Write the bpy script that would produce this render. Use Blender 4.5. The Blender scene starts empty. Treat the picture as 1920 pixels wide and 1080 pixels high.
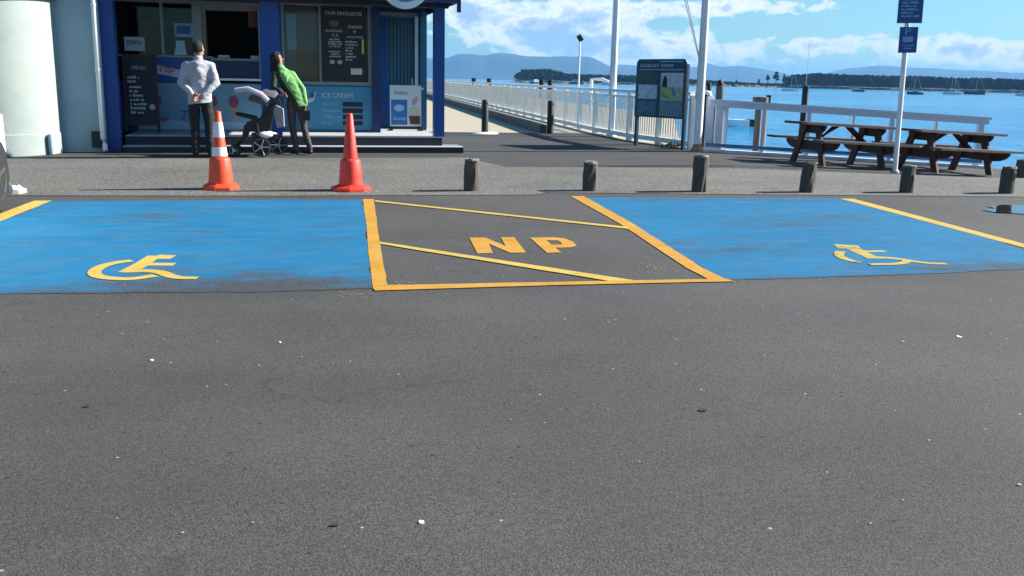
import bpy, bmesh, math, random
from mathutils import Vector, Matrix, noise
random.seed(7)
S = bpy.context.scene
COL = S.collection
R = math.radians

# ------------------------------------------------------------------ camera
EYE = Vector((0, 0, 1.3))
YAW, PITCH, ROLL, FPX = R(9.0), math.atan(391 / 1780), R(1.18), 1780.0
fwd = Vector((math.sin(YAW) * math.cos(PITCH), math.cos(YAW) * math.cos(PITCH), -math.sin(PITCH)))
r0 = Vector((math.cos(YAW), -math.sin(YAW), 0)); u0 = r0.cross(fwd)
rt = r0 * math.cos(ROLL) + u0 * math.sin(ROLL); up = -r0 * math.sin(ROLL) + u0 * math.cos(ROLL)
cam_d = bpy.data.cameras.new('camera'); cam = bpy.data.objects.new('camera', cam_d); COL.objects.link(cam)
cam.matrix_world = Matrix(((rt.x, up.x, -fwd.x, EYE.x), (rt.y, up.y, -fwd.y, EYE.y), (rt.z, up.z, -fwd.z, EYE.z), (0, 0, 0, 1)))
cam_d.sensor_width = 36; cam_d.lens = FPX / 1920 * 36; cam_d.clip_start = .05; cam_d.clip_end = 60000
S.camera = cam

# ------------------------------------------------------------------ sun, sky, exposure
SUN_EL, SUN_AZ = R(30.5), R(84.5)          # azimuth from +Y towards +X
sd = Vector((math.sin(SUN_AZ) * math.cos(SUN_EL), math.cos(SUN_AZ) * math.cos(SUN_EL), math.sin(SUN_EL)))
sl = bpy.data.lights.new('sun', 'SUN'); sl.energy = 5.0; sl.angle = R(.53); sl.color = (1, .955, .88)
so = bpy.data.objects.new('sun', sl); COL.objects.link(so); so.rotation_euler = (-sd).to_track_quat('-Z', 'Y').to_euler()
S.view_settings.view_transform = 'Standard'; S.view_settings.look = 'None'
S.view_settings.gamma = 1; S.view_settings.use_curve_mapping = False; S.view_settings.exposure = 1.3

W = bpy.data.worlds.new('World'); S.world = W; W.use_nodes = True
wt = W.node_tree; wt.nodes.clear()


class NT:
    """small helper that wires shader nodes"""
    def __init__(s, tree): s.t = tree
    def new(s, typ, **kw):
        n = s.t.nodes.new(typ)
        for k, v in kw.items(): setattr(n, k, v)
        return n
    def put(s, sock, v):
        if hasattr(v, 'is_output'): s.t.links.new(v, sock)
        elif v is not None: sock.default_value = v
    def math(s, op, a, b=None, c=None, clamp=False):
        n = s.new('ShaderNodeMath', operation=op); n.use_clamp = clamp
        s.put(n.inputs[0], a)
        if b is not None: s.put(n.inputs[1], b)
        if c is not None: s.put(n.inputs[2], c)
        return n.outputs[0]
    def vmul(s, vec, v3):
        n = s.new('ShaderNodeVectorMath', operation='MULTIPLY'); s.put(n.inputs[0], vec); n.inputs[1].default_value = v3
        return n.outputs[0]
    def noise(s, vec, scale, detail=4, rough=.5, dist=0, out='Fac'):
        n = s.new('ShaderNodeTexNoise'); s.put(n.inputs['Vector'], vec)
        n.inputs['Scale'].default_value = scale; n.inputs['Detail'].default_value = detail
        n.inputs['Roughness'].default_value = rough; n.inputs['Distortion'].default_value = dist
        return n.outputs[out]
    def voro(s, vec, scale, out='Distance', feature='F1'):
        n = s.new('ShaderNodeTexVoronoi', feature=feature); s.put(n.inputs['Vector'], vec); n.inputs['Scale'].default_value = scale
        return n.outputs[out]
    def ramp(s, fac, stops, interp='LINEAR'):
        n = s.new('ShaderNodeValToRGB'); s.put(n.inputs[0], fac); cr = n.color_ramp; cr.interpolation = interp
        while len(cr.elements) < len(stops): cr.elements.new(.5)
        for e, (p, c) in zip(cr.elements, stops):
            e.position = p; e.color = (c, c, c, 1) if isinstance(c, (int, float)) else (*c, 1)
        return n.outputs[0]
    def mix(s, fac, a, b, mode='MIX'):
        n = s.new('ShaderNodeMix', data_type='RGBA', blend_type=mode)
        s.put(n.inputs['Factor'], fac)
        for k, v in ((6, a), (7, b)):
            if isinstance(v, tuple): v = (*v, 1) if len(v) == 3 else v
            s.put(n.inputs[k], v)
        return n.outputs[2]


k = NT(wt)
sky = k.new('ShaderNodeTexSky', sky_type='NISHITA'); sky.sun_disc = False
sky.sun_elevation = SUN_EL; sky.sun_rotation = SUN_AZ; sky.altitude = 5; sky.air_density = 1.0; sky.dust_density = .35; sky.ozone_density = 2.2
geo = k.new('ShaderNodeTexCoord').outputs['Generated']
sx = k.new('ShaderNodeSeparateXYZ'); k.put(sx.inputs[0], geo)
az = k.math('DEGREES', k.math('ARCTAN2', sx.outputs[0], sx.outputs[1]))
el = k.math('DEGREES', k.math('ARCSINE', sx.outputs[2]))
cv = k.new('ShaderNodeCombineXYZ'); k.put(cv.inputs[0], az); k.put(cv.inputs[1], k.math('MULTIPLY', el, 1.7)); cv.inputs[2].default_value = 3.7
n_big = k.noise(cv.outputs[0], .16, 6, .55, .6)
n_fine = k.noise(cv.outputs[0], .55, 8, .62, .4)
def blob(a0, e0, wa, we):
    da = k.math('DIVIDE', k.math('SUBTRACT', az, a0), wa); de = k.math('DIVIDE', k.math('SUBTRACT', el, e0), we)
    return k.math('POWER', 2.718, k.math('MULTIPLY', k.math('ADD', k.math('MULTIPLY', da, da), k.math('MULTIPLY', de, de)), -1))
tot = None
for b, w in (((11.2, 2.9, 5.0, 1.5), .66), ((6.0, 3.9, 1.6, 1.1), .5), ((21, 4.25, 7.5, .55), .46), ((26.6, 2.3, 2.4, .55), .42), ((34.5, 1.9, 5.0, .95), .56), ((17, 1.7, 8, .9), .46), ((46, 3, 6, 1.2), .4), ((-12, 5, 9, 2.2), .45)):
    v = k.math('MULTIPLY', blob(*b), w * 1.45); tot = v if tot is None else k.math('ADD', tot, v)
high = k.math('MULTIPLY', k.math('GREATER_THAN', el, 6.5), .04)          # thin scattered cloud above the frame
dens = k.math('ADD', k.math('ADD', tot, k.math('MULTIPLY', k.math('SUBTRACT', n_fine, .5), 1.7)), k.math('MULTIPLY', k.math('SUBTRACT', n_big, .5), .55))
dens = k.math('ADD', dens, high)
cmask = k.ramp(dens, [(.29, 0.0), (.41, .6), (.60, .97)])
# denser middles read grey-blue, edges bright white
ccol = k.ramp(k.math('ADD', dens, k.math('MULTIPLY', k.math('SUBTRACT', n_big, .5), -.6)), [(.25, (8.4, 8.8, 9.2)), (.62, (8.4, 8.8, 9.2)), (.78, (5.2, 6.6, 8.0)), (1.0, (3.4, 5.0, 7.0))])
tint = k.mix(1.0, sky.outputs[0], (.58, .91, 1.08), 'MULTIPLY')
skyc = k.mix(cmask, tint, ccol)
bg = k.new('ShaderNodeBackground'); k.put(bg.inputs[0], skyc); bg.inputs[1].default_value = .052
wo = k.new('ShaderNodeOutputWorld'); wt.links.new(bg.outputs[0], wo.inputs[0])

# ------------------------------------------------------------------ materials
MATS = {}
def mat(name, color, rough=.6, var=.0, vscale=6, bump=0, bscale=40, metal=0, spec=.5, dirt=None, dscale=3, stretch=None):
    if name in MATS: return MATS[name]
    m = bpy.data.materials.new(name); m.use_nodes = True; q = NT(m.node_tree)
    p = m.node_tree.nodes['Principled BSDF']
    p.inputs['Roughness'].default_value = rough; p.inputs['Metallic'].default_value = metal; p.inputs['Specular IOR Level'].default_value = spec
    tc = q.new('ShaderNodeTexCoord').outputs['Object']
    if stretch: tc = q.vmul(tc, stretch)
    c = (*color, 1)
    if var:
        f = q.noise(tc, vscale, 6, .6)
        lo = tuple(x * (1 - var) for x in color); hi = tuple(min(1, x * (1 + var)) for x in color)
        c = q.ramp(f, [(.3, lo), (.7, hi)])
    if dirt:
        c = q.mix(q.ramp(q.noise(tc, dscale, 7, .65), [(.52, 0.0), (.72, .8)]), c, dirt)
    q.put(p.inputs['Base Color'], c)
    if bump:
        b = q.new('ShaderNodeBump'); b.inputs['Strength'].default_value = bump; b.inputs['Distance'].default_value = .01
        q.put(b.inputs['Height'], q.noise(tc, bscale, 4)); q.put(p.inputs['Normal'], b.outputs[0])
    MATS[name] = m
    return m


def asphalt_mat(name, dark, light, fine, patch=.25, warm=(1.05, 1, .93), specks=True):
    m = bpy.data.materials.new(name); m.use_nodes = True; q = NT(m.node_tree); p = m.node_tree.nodes['Principled BSDF']
    tc = q.new('ShaderNodeTexCoord').outputs['Object']
    cell = q.voro(tc, fine, 'Color'); bw = q.new('ShaderNodeSeparateColor'); q.put(bw.inputs[0], cell)
    edge = q.voro(tc, fine, 'Distance')
    stone = q.mix(bw.outputs[0], tuple(x for x in dark), tuple(x for x in light))
    stone = q.mix(q.ramp(edge, [(.35, 0.0), (.75, .75)]), stone, tuple(x * .55 for x in dark))
    med = q.noise(tc, fine * .28, 3, .7)
    stone = q.mix(1.0, stone, q.ramp(med, [(.25, .80), (.75, 1.22)]), 'MULTIPLY')
    gr = q.noise(tc, fine * .75, 2, .8)
    stone = q.mix(1.0, stone, q.ramp(gr, [(.3, .84), (.7, 1.18)]), 'MULTIPLY')
    big = q.noise(tc, .55, 6, .6); big2 = q.noise(q.vmul(tc, (.25, 1.6, 1)), .9, 5, .6)
    stone = q.mix(1.0, stone, q.ramp(big, [(.3, 1 - patch), (.7, 1 + patch * .7)]), 'MULTIPLY')
    stone = q.mix(1.0, stone, q.ramp(big2, [(.3, .92), (.7, 1.08)]), 'MULTIPLY')
    stone = q.mix(q.ramp(q.noise(tc, .33, 3), [(.4, 0.0), (.65, 1.0)]), stone, q.mix(1.0, stone, warm, 'MULTIPLY'))
    if specks:
        sp = q.voro(tc, 21, 'Distance'); sc = q.new('ShaderNodeSeparateColor'); q.put(sc.inputs[0], q.voro(tc, 21, 'Color'))
        on = q.math('MULTIPLY', q.math('LESS_THAN', sp, .13), q.math('GREATER_THAN', sc.outputs[1], .978))
        stone = q.mix(on, stone, (.30, .295, .27))
        on2 = q.math('MULTIPLY', q.math('LESS_THAN', sp, .17), q.math('LESS_THAN', sc.outputs[1], .05))
        stone = q.mix(on2, stone, (.012, .012, .012))
        dist_ = q.new('ShaderNodeVectorMath', operation='ADD'); q.put(dist_.inputs[0], tc)
        wob = q.new('ShaderNodeVectorMath', operation='SCALE'); q.put(wob.inputs[0], q.noise(tc, 1.7, 5, .6, out='Color')); wob.inputs['Scale'].default_value = .9; q.put(dist_.inputs[1], wob.outputs[0])
        crk = q.voro(dist_.outputs[0], .42, 'Distance', 'DISTANCE_TO_EDGE')
        crm = q.math('MULTIPLY', q.ramp(crk, [(.0012, .5), (.005, 0.0)]), q.ramp(q.noise(tc, .45, 3), [(.47, 0.0), (.56, 1.0)]))
        stone = q.mix(crm, stone, (.016, .016, .015))
        # paler wheel paths worn smooth across the aisle
        track = q.noise(q.vmul(tc, (.12, 1.0, 1)), .85, 3, .5, .4)
        stone = q.mix(q.ramp(track, [(.46, 0.0), (.62, .35)]), stone, q.mix(.5, stone, (.075, .073, .070)))
        # sealed cracks and oil stains
        oil = q.ramp(q.noise(tc, 1.3, 4, .5, 1.2), [(.66, 0.0), (.78, .35)])
        stone = q.mix(oil, stone, (.03, .03, .03))
    q.put(p.inputs['Base Color'], stone); p.inputs['Roughness'].default_value = .86; p.inputs['Specular IOR Level'].default_value = .35
    b = q.new('ShaderNodeBump'); b.inputs['Strength'].default_value = .28; b.inputs['Distance'].default_value = .006
    q.put(b.inputs['Height'], q.math('SUBTRACT', 1.0, edge)); q.put(p.inputs['Normal'], b.outputs[0])
    return m

M_ASPH = asphalt_mat('asphalt', (.053, .0523, .051), (.096, .094, .0905), 150)
M_PLAZA = asphalt_mat('plaza_asphalt', (.045, .0447, .0445), (.078, .0772, .076), 90, .18, specks=False)
M_AGG = asphalt_mat('exposed_aggregate', (.083, .0815, .075), (.24, .236, .216), 55, .2, specks=False)


def paint_mat(name, col, wear_lo, wear_hi, streak=(.8, 1.7, 1), edge=None, faded=None):
    """road paint worn through to the asphalt below"""
    m = bpy.data.materials.new(name); m.use_nodes = True; q = NT(m.node_tree); p = m.node_tree.nodes['Principled BSDF']
    tc = q.new('ShaderNodeTexCoord').outputs['Object']
    n1 = q.noise(q.vmul(tc, streak), 2.2, 8, .68, .3); n2 = q.noise(tc, 60, 3, .7); n3 = q.noise(tc, 260, 2, .6)
    w = q.math('ADD', n1, q.math('MULTIPLY', q.math('SUBTRACT', n2, .5), .35))
    w = q.math('ADD', w, q.math('MULTIPLY', q.math('SUBTRACT', n3, .5), .55))
    if edge:
        xyz = q.new('ShaderNodeSeparateXYZ'); q.put(xyz.inputs[0], tc)
        for (cx, cy, wx, wy, amt) in edge:          # patches scrubbed by tyres
            da = q.math('DIVIDE', q.math('SUBTRACT', xyz.outputs[0], cx), wx); de = q.math('DIVIDE', q.math('SUBTRACT', xyz.outputs[1], cy), wy)
            g = q.math('POWER', 2.718, q.math('MULTIPLY', q.math('ADD', q.math('MULTIPLY', da, da), q.math('MULTIPLY', de, de)), -1))
            w = q.math('ADD', w, q.math('MULTIPLY', g, amt))
    mask = q.ramp(w, [(wear_lo, 0.0), (wear_hi, .93)])
    tone = q.mix(q.noise(q.vmul(tc, streak), 1.1, 6, .6), tuple(x * .62 for x in col), tuple(x * 1.32 for x in col))
    if faded: tone = q.mix(q.ramp(q.noise(q.vmul(tc, streak), 3.1, 6, .65), [(.45, 0.0), (.7, .55)]), tone, faded)
    cell = q.new('ShaderNodeSeparateColor'); q.put(cell.inputs[0], q.voro(tc, 130, 'Color'))
    asp = q.mix(cell.outputs[0], (.033, .0325, .0315), (.079, .077, .074))
    q.put(p.inputs['Base Color'], q.mix(mask, tone, asp)); p.inputs['Roughness'].default_value = .8; p.inputs['Specular IOR Level'].default_value = .15
    b = q.new('ShaderNodeBump'); b.inputs['Strength'].default_value = .35; b.inputs['Distance'].default_value = .004
    q.put(b.inputs['Height'], q.voro(tc, 130, 'Distance')); q.put(p.inputs['Normal'], b.outputs[0])
    return m

M_BLUE = paint_mat('blue_road_paint', (.010, .142, .29), .54, .80, edge=[(-1.5, 5.84, 3.2, .10, .24), (3.7, 6.03, 1.6, .10, .24), (1.2, 10.3, 9, .10, .14), (-.75, 6.05, .95, .38, .33), (-1.9, 9.0, .5, .5, .08), (3.0, 7.2, .5, .5, .12), (4.2, 8.8, .9, .5, .12), (4.6, 6.35, 1.0, .22, .25)], faded=(.05, .165, .27))
M_YEL = paint_mat('yellow_road_paint', (.47, .24, .03), .60, .86, streak=(2, 2, 1), faded=(.48, .32, .14))
M_YELS = paint_mat('faded_symbol_paint', (.5, .36, .08), .50, .70, streak=(3, 3, 1), faded=(.42, .38, .24))
M_YELP = paint_mat('pale_yellow_road_paint', (.5, .35, .07), .60, .86, streak=(2, 2, 1), faded=(.48, .38, .18))

M_WHITE = mat('white_paint', (.78, .79, .78), .45, .06, 4, dirt=(.5, .48, .42), dscale=2)
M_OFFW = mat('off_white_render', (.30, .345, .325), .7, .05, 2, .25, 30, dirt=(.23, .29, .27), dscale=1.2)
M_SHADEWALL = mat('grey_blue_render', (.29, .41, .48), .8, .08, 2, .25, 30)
M_NAVY = mat('navy_paint', (.004, .016, .10), .4, .15, 3)
M_ROYAL = mat('royal_blue_paint', (.003, .052, .27), .38, .12, 3, dirt=(.005, .026, .10))
M_TEAL = mat('teal_blue_panel', (.016, .13, .25), .45, .08, 2)
M_LIGHTB = mat('light_blue_panel', (.14, .31, .44), .45, .06, 2)
M_BLACK = mat('black_plastic', (.012, .012, .013), .5, .2, 8)
M_BLKB = mat('chalkboard_black', (.012, .013, .018), .55, .2, 5)
M_DECK = mat('grey_deck', (.42, .42, .41), .7, .15, 8, .3, 60, stretch=(1, 8, 1))
M_RISER = mat('dark_riser', (.014, .016, .03), .6, .2, 5)
M_ALU = mat('weathered_aluminium', (.20, .25, .26), .45, .06, 3, metal=.3)
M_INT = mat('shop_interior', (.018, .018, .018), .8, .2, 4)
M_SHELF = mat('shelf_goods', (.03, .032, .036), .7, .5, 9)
M_CREAM = mat('dull_cream', (.22, .22, .20), .8, .1, 3)
M_BROWN = mat('dull_brown', (.20, .13, .09), .8, .2, 3)
M_TXT = mat('white_lettering', (.55, .58, .62), .6)
M_TXTG = mat('chalk_grey', (.40, .42, .46), .8, .3, 30)
M_TXTY = mat('yellow_lettering', (.5, .55, .08), .7)
M_TXTR = mat('red_lettering', (.5, .03, .06), .5)
M_SIGNB = mat('sign_blue', (.01, .06, .25), .4)
M_SIGNL = mat('sign_light_blue', (.16, .34, .55), .5)
M_PALEB = mat('pale_blue', (.3, .48, .62), .5)
M_TIMB = mat('weathered_timber', (.075, .066, .054), .85, .3, 7, .5, 25, stretch=(6, 6, .8), dirt=(.12, .10, .08), dscale=3)
M_TIMBL = mat('bleached_timber_end', (.22, .205, .175), .85, .25, 9, .4, 40)
M_TABLE = mat('stained_table_timber', (.066, .024, .017), .65, .35, 6, .4, 30, stretch=(1, 7, 7), dirt=(.11, .07, .055), dscale=4)
M_TOPB = mat('bleached_table_top', (.13, .105, .10), .75, .3, 6, .4, 30, stretch=(1, 9, 9))
M_PILE = mat('wet_pile_timber', (.16, .14, .12), .85, .35, 4, .6, 20, stretch=(7, 7, .6))
M_DARKP = mat('dark_pile', (.012, .013, .014), .7, .3, 5)
M_BOLL = mat('dark_stained_post', (.022, .019, .016), .7, .3, 6, .3, 30)
M_PIER = mat('pier_boards', (.40, .345, .255), .8, .18, 1.4, .3, 20, stretch=(.6, 9, 1), dirt=(.28, .25, .2), dscale=2)
M_PIERG = mat('pier_walkway', (.30, .285, .245), .85, .18, 1.4, .3, 20, stretch=(.6, 9, 1))
M_KERB = mat('timber_kerb', (.12, .105, .09), .8, .3, 5, .3, 20)
M_RAILW = mat('rail_white', (.80, .82, .81), .5, .06, 3, dirt=(.45, .47, .45))
M_RAILL = mat('fence_lilac_white', (.64, .68, .78), .5, .06, 3, dirt=(.4, .42, .5))
M_MESHG = mat('pale_balusters', (.76, .74, .66), .6, .15, 3)
M_CONC = mat('quay_concrete', (.30, .29, .26), .9, .2, 2, .4, 20, dirt=(.14, .13, .1))
M_ORANGE = mat('cone_orange', (.72, .062, .012), .5, .12, 5, .15, 30, dirt=(.33, .06, .03), dscale=9)
M_CONER = mat('cone_red_orange', (.75, .042, .020), .5, .12, 5, .15, 30, dirt=(.36, .05, .035), dscale=9)
M_REFL = mat('reflective_white', (.66, .66, .70), .4, .08, 9, dirt=(.38, .36, .36), dscale=8)
M_RUST = mat('rusty_base', (.42, .24, .13), .85, .4, 9)
M_SKIN = mat('skin', (.40, .20, .135), .55, .08, 20)
M_SKIND = mat('skin_tan', (.28, .13, .085), .55, .08, 20)
M_HAIR = mat('dark_hair', (.010, .008, .007), .85, .3, 60)
M_SWEAT = mat('grey_sweatshirt', (.36, .365, .40), .9, .1, 9, .5, 14)
M_TROUS = mat('black_trousers', (.012, .012, .014), .85, .2, 9, .4, 14)
M_GREEN = mat('lime_green_jacket', (.15, .37, .11), .8, .08, 9, .4, 14)
M_LEGG = mat('charcoal_leggings', (.06, .048, .052), .85, .2, 9, .4, 14)
M_SHOE = mat('black_shoes', (.015, .015, .015), .6)
M_PRAMG = mat('pram_grey_fabric', (.085, .08, .105), .85, .12, 9, .3, 20)
M_PRAML = mat('pram_rim_fabric', (.42, .41, .47), .85, .05, 9)
M_STEEL = mat('steel', (.5, .5, .5), .35, metal=.8)
M_RUBB = mat('rubber', (.015, .015, .015), .75, .2, 9)
M_CAR = mat('car_white', (.78, .78, .78), .25, .02, 1)
M_CARG = mat('car_glass', (.01, .012, .014), .08)
M_LAMP = mat('headlamp_lens', (.5, .5, .5), .12)
M_TAIL = mat('tail_lamp_red', (.3, .01, .01), .2)
M_LEAF = mat('weed_green', (.05, .11, .025), .6, .3, 20)
M_PINE = mat('pine_foliage', (.010, .019, .013), 1.0, .3, .05, spec=.0)
M_BARK = mat('pine_trunk', (.10, .075, .055), .9, .2, 1)
M_SHORE = mat('shore_ground', (.12, .115, .075), .9, .3, .02)
M_MOUNT = mat('mountain_bush', (.018, .035, .032), .95, .3, .004)
M_HULLW = mat('boat_white', (.75, .76, .77), .4)
M_HULLD = mat('boat_dark', (.03, .04, .07), .4)
M_SAIL = mat('sail_cover', (.5, .42, .36), .8)
M_GREENMAP = mat('map_green', (.16, .24, .07), .5, .4, 6)
M_YELMAP = mat('map_yellow', (.38, .40, .08), .5, .3, 9)
M_BOARD = mat('info_board_navy', (.012, .035, .06), .4, .1, 4)
M_PHOTO = mat('photo_dark_hills', (.03, .045, .05), .4, .6, 7)
M_PHOTOS = mat('photo_sea', (.42, .52, .58), .4, .4, 5, stretch=(1, 1, 5))
M_PHOTOL = mat('photo_deep_blue', (.05, .12, .18), .4, .5, 6, stretch=(1, 1, 4))
M_PRINTG = mat('print_grey', (.46, .50, .52), .5, .35, 14, stretch=(1, 1, 6))
M_PAPER = mat('white_paper', (.82, .82, .80), .8)

# glass
mg = bpy.data.materials.new('window_glass'); mg.use_nodes = True; q = NT(mg.node_tree)
p = mg.node_tree.nodes['Principled BSDF']; p.inputs['Transmission Weight'].default_value = 1.0; p.inputs['Roughness'].default_value = 0; p.inputs['IOR'].default_value = 1.28
p.inputs['Base Color'].default_value = (.80, .84, .88, 1)
M_GLASS = mg
# water
mw = bpy.data.materials.new('harbour_water'); mw.use_nodes = True; q = NT(mw.node_tree); p = mw.node_tree.nodes['Principled BSDF']
tc = q.new('ShaderNodeTexCoord').outputs['Object']
band = q.noise(q.vmul(tc, (.006, .034, 1)), 1.0, 6, .65)
q.put(p.inputs['Base Color'], q.ramp(band, [(.35, (.008, .15, .37)), (.65, (.045, .31, .56))]))
p.inputs['Roughness'].default_value = .12; p.inputs['IOR'].default_value = 1.33
h = q.math('ADD', q.noise(q.vmul(tc, (.6, 1.0, 1)), .9, 5, .6, .3), q.math('MULTIPLY', q.noise(tc, .16, 4, .55), 1.6))
b = q.new('ShaderNodeBump'); b.inputs['Strength'].default_value = 1.0; b.inputs['Distance'].default_value = .55
q.put(b.inputs['Height'], h); q.put(p.inputs['Normal'], b.outputs[0])
M_WATER = mw
# puddle
mp = bpy.data.materials.new('puddle_water'); mp.use_nodes = True; p = mp.node_tree.nodes['Principled BSDF']
p.inputs['Base Color'].default_value = (.02, .02, .02, 1); p.inputs['Roughness'].default_value = .02; p.inputs['IOR'].default_value = 1.33
M_PUDDLE = mp


# ------------------------------------------------------------------ mesh helpers
class MB:
    def __init__(s): s.b = bmesh.new()
    def box(s, x0, x1, y0, y1, z0, z1, M=None):
        vs = [s.b.verts.new((x, y, z)) for x in (x0, x1) for y in (y0, y1) for z in (z0, z1)]
        for f in ((0, 1, 3, 2), (4, 6, 7, 5), (0, 4, 5, 1), (2, 3, 7, 6), (0, 2, 6, 4), (1, 5, 7, 3)): s.b.faces.new([vs[i] for i in f])
        if M is not None:
            for v in vs: v.co = M @ v.co
        return s
    def prism(s, poly, y0, y1, axis='y', M=None):
        """polygon in (a,b) extruded along the axis: y -> (a,y,b); z -> (a,b,z); x -> (x,a,b)"""
        f = {'y': lambda a, b, t: (a, t, b), 'z': lambda a, b, t: (a, b, t), 'x': lambda a, b, t: (t, a, b)}[axis]
        A = [s.b.verts.new(f(a, c, y0)) for a, c in poly]; B = [s.b.verts.new(f(a, c, y1)) for a, c in poly]
        n = len(poly)
        s.b.faces.new(A); s.b.faces.new(B[::-1])
        for i in range(n): s.b.faces.new((A[i], B[i], B[(i + 1) % n], A[(i + 1) % n]))
        if M is not None:
            for v in A + B: v.co = M @ v.co
        return s
    def tube(s, pts, rad, seg=8, cap=True):
        pts = [Vector(p) for p in pts]; rings = []
        rads = rad if isinstance(rad, (list, tuple)) else [rad] * len(pts)
        for i, p in enumerate(pts):
            d = (pts[min(i + 1, len(pts) - 1)] - pts[max(i - 1, 0)]).normalized()
            a = d.cross(Vector((0, 0, 1)) if abs(d.z) < .95 else Vector((0, 1, 0))).normalized(); c = d.cross(a)
            rings.append([s.b.verts.new(p + (a * math.cos(t) + c * math.sin(t)) * rads[i]) for t in (2 * math.pi * j / seg for j in range(seg))])
        for u, v in zip(rings, rings[1:]):
            for j in range(seg): s.b.faces.new((u[j], u[(j + 1) % seg], v[(j + 1) % seg], v[j]))
        if cap:
            s.b.faces.new(rings[0][::-1]); s.b.faces.new(rings[-1])
        return s
    def lathe(s, prof, seg=24, c=(0, 0, 0), axis='z', cap=True):
        rings = []
        for r, z in prof:
            ring = []
            for j in range(seg):
                t = 2 * math.pi * (j + .5) / seg; a, b_ = r * math.cos(t), r * math.sin(t)
                co = (a, b_, z) if axis == 'z' else ((z, a, b_) if axis == 'x' else (a, z, b_))
                ring.append(s.b.verts.new(Vector(co) + Vector(c)))
            rings.append(ring)
        for u, v in zip(rings, rings[1:]):
            for j in range(seg): s.b.faces.new((u[j], u[(j + 1) % seg], v[(j + 1) % seg], v[j]))
        if cap:
            s.b.faces.new(rings[0][::-1]); s.b.faces.new(rings[-1])
        return s
    def quad(s, *ps):
        s.b.faces.new([s.b.verts.new(p_) for p_ in ps]); return s
    def bevel(s, w=.01, seg=2, ang=35):
        es = [e for e in s.b.edges if len(e.link_faces) == 2 and e.calc_face_angle(0) > R(ang)]
        if es: bmesh.ops.bevel(s.b, geom=es, offset=w, segments=seg, profile=.5, affect='EDGES', clamp_overlap=True)
        return s
    def jit(s, amt):
        for v in s.b.verts: v.co += Vector((random.uniform(-amt, amt), random.uniform(-amt, amt), random.uniform(-amt, amt)))
        return s
    def build(s, name, m, parent=None, smooth=False, loc=(0, 0, 0), rot=(0, 0, 0)):
        bmesh.ops.recalc_face_normals(s.b, faces=s.b.faces)
        me = bpy.data.meshes.new(name); s.b.to_mesh(me); s.b.free()
        if smooth:
            for f in me.polygons: f.use_smooth = True
            me.set_sharp_from_angle(angle=R(38))
        me.materials.append(m)
        return link(name, me, parent, loc, rot)

def link(name, me, parent=None, loc=(0, 0, 0), rot=(0, 0, 0)):
    o = bpy.data.objects.new(name, me); COL.objects.link(o); o.location = loc; o.rotation_euler = rot
    if parent is not None: o.parent = parent
    return o

def tag(o, label=None, cat=None, group=None, kind=None):
    if label: o['label'] = label
    if cat: o['category'] = cat
    if group: o['group'] = group
    if kind: o['kind'] = kind
    return o

def thing(name, label, cat, loc=(0, 0, 0), rz=0, group=None):
    o = bpy.data.objects.new(name, None); COL.objects.link(o); o.location = loc; o.rotation_euler = (0, 0, rz)
    o.empty_display_size = .1
    return tag(o, label, cat, group)

def copy_tree(o, parent=None):
    c = o.copy(); COL.objects.link(c); c.parent = parent
    for ch in list(o.children): copy_tree(ch, c)
    return c

_dg = None
def text_part(s, box, m, parent, y=0, name='lettering', shear=0, depth=.004):
    """flat raised lettering that fills box (x0,x1,z0,z1) in the plane y, facing -y"""
    cu = bpy.data.curves.new('lettering_curve', 'FONT'); cu.body = s; cu.extrude = .01; cu.shear = shear; cu.resolution_u = 3
    o = bpy.data.objects.new('lettering_curve', cu); COL.objects.link(o)
    me = bpy.data.meshes.new_from_object(o.evaluated_get(bpy.context.evaluated_depsgraph_get()))
    bpy.data.objects.remove(o); bpy.data.curves.remove(cu)
    xs = [v.co.x for v in me.vertices]; ys = [v.co.y for v in me.vertices]
    x0, x1, z0, z1 = box
    for v in me.vertices:
        a = (v.co.x - min(xs)) / (max(xs) - min(xs)); c = (v.co.y - min(ys)) / (max(ys) - min(ys))
        v.co = (x0 + a * (x1 - x0), y - depth * (.5 - v.co.z * 50), z0 + c * (z1 - z0))
    me.materials.clear(); me.materials.append(m)
    return link(name, me, parent)

def scribble(parent, box, rows, m, y, name='small_print', fill=(.4, 1.0), centre=False, wave=.5):
    """lines of writing too small to read in the photograph: broken strokes"""
    mb = MB(); x0, x1, z0, z1 = box; hgt = (z1 - z0) / rows
    for i in range(rows):
        w = (x1 - x0) * random.uniform(*fill); x = x0 + ((x1 - x0 - w) / 2 if centre else 0); end = x + w; zt = z1 - i * hgt
        while x < end - .004:
            lw = random.uniform(.25, .9) * hgt; lh = hgt * random.uniform(.42, .66)
            mb.box(x, min(x + lw, end), y - .003, y, zt - hgt * .78, zt - hgt * .78 + lh); x += lw + hgt * random.choice((.1, .12, .4))
    o = mb.build(name, m, parent); o['kind'] = 'stuff'; return o

# ------------------------------------------------------------------ ground
CY, SY = math.cos(YAW), math.sin(YAW)
def smooth(t): t = max(0, min(1, t)); return t * t * (3 - 2 * t)
def gz(x, y):
    """the apron falls gently towards the boat ramp on the right"""
    s = x * CY - y * SY
    return -.045 * max(0, min(s, 14) - 3.5) * smooth((y - 12.6) / 2.6)
def quay_edge(x):
    if x <= 5.95: return 23.72
    if x < 6.65: return 21.3 + (18.32 - 21.3) * (x - 5.95) / .7
    return 18.32 - .075 * (x - 6.65)

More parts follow.
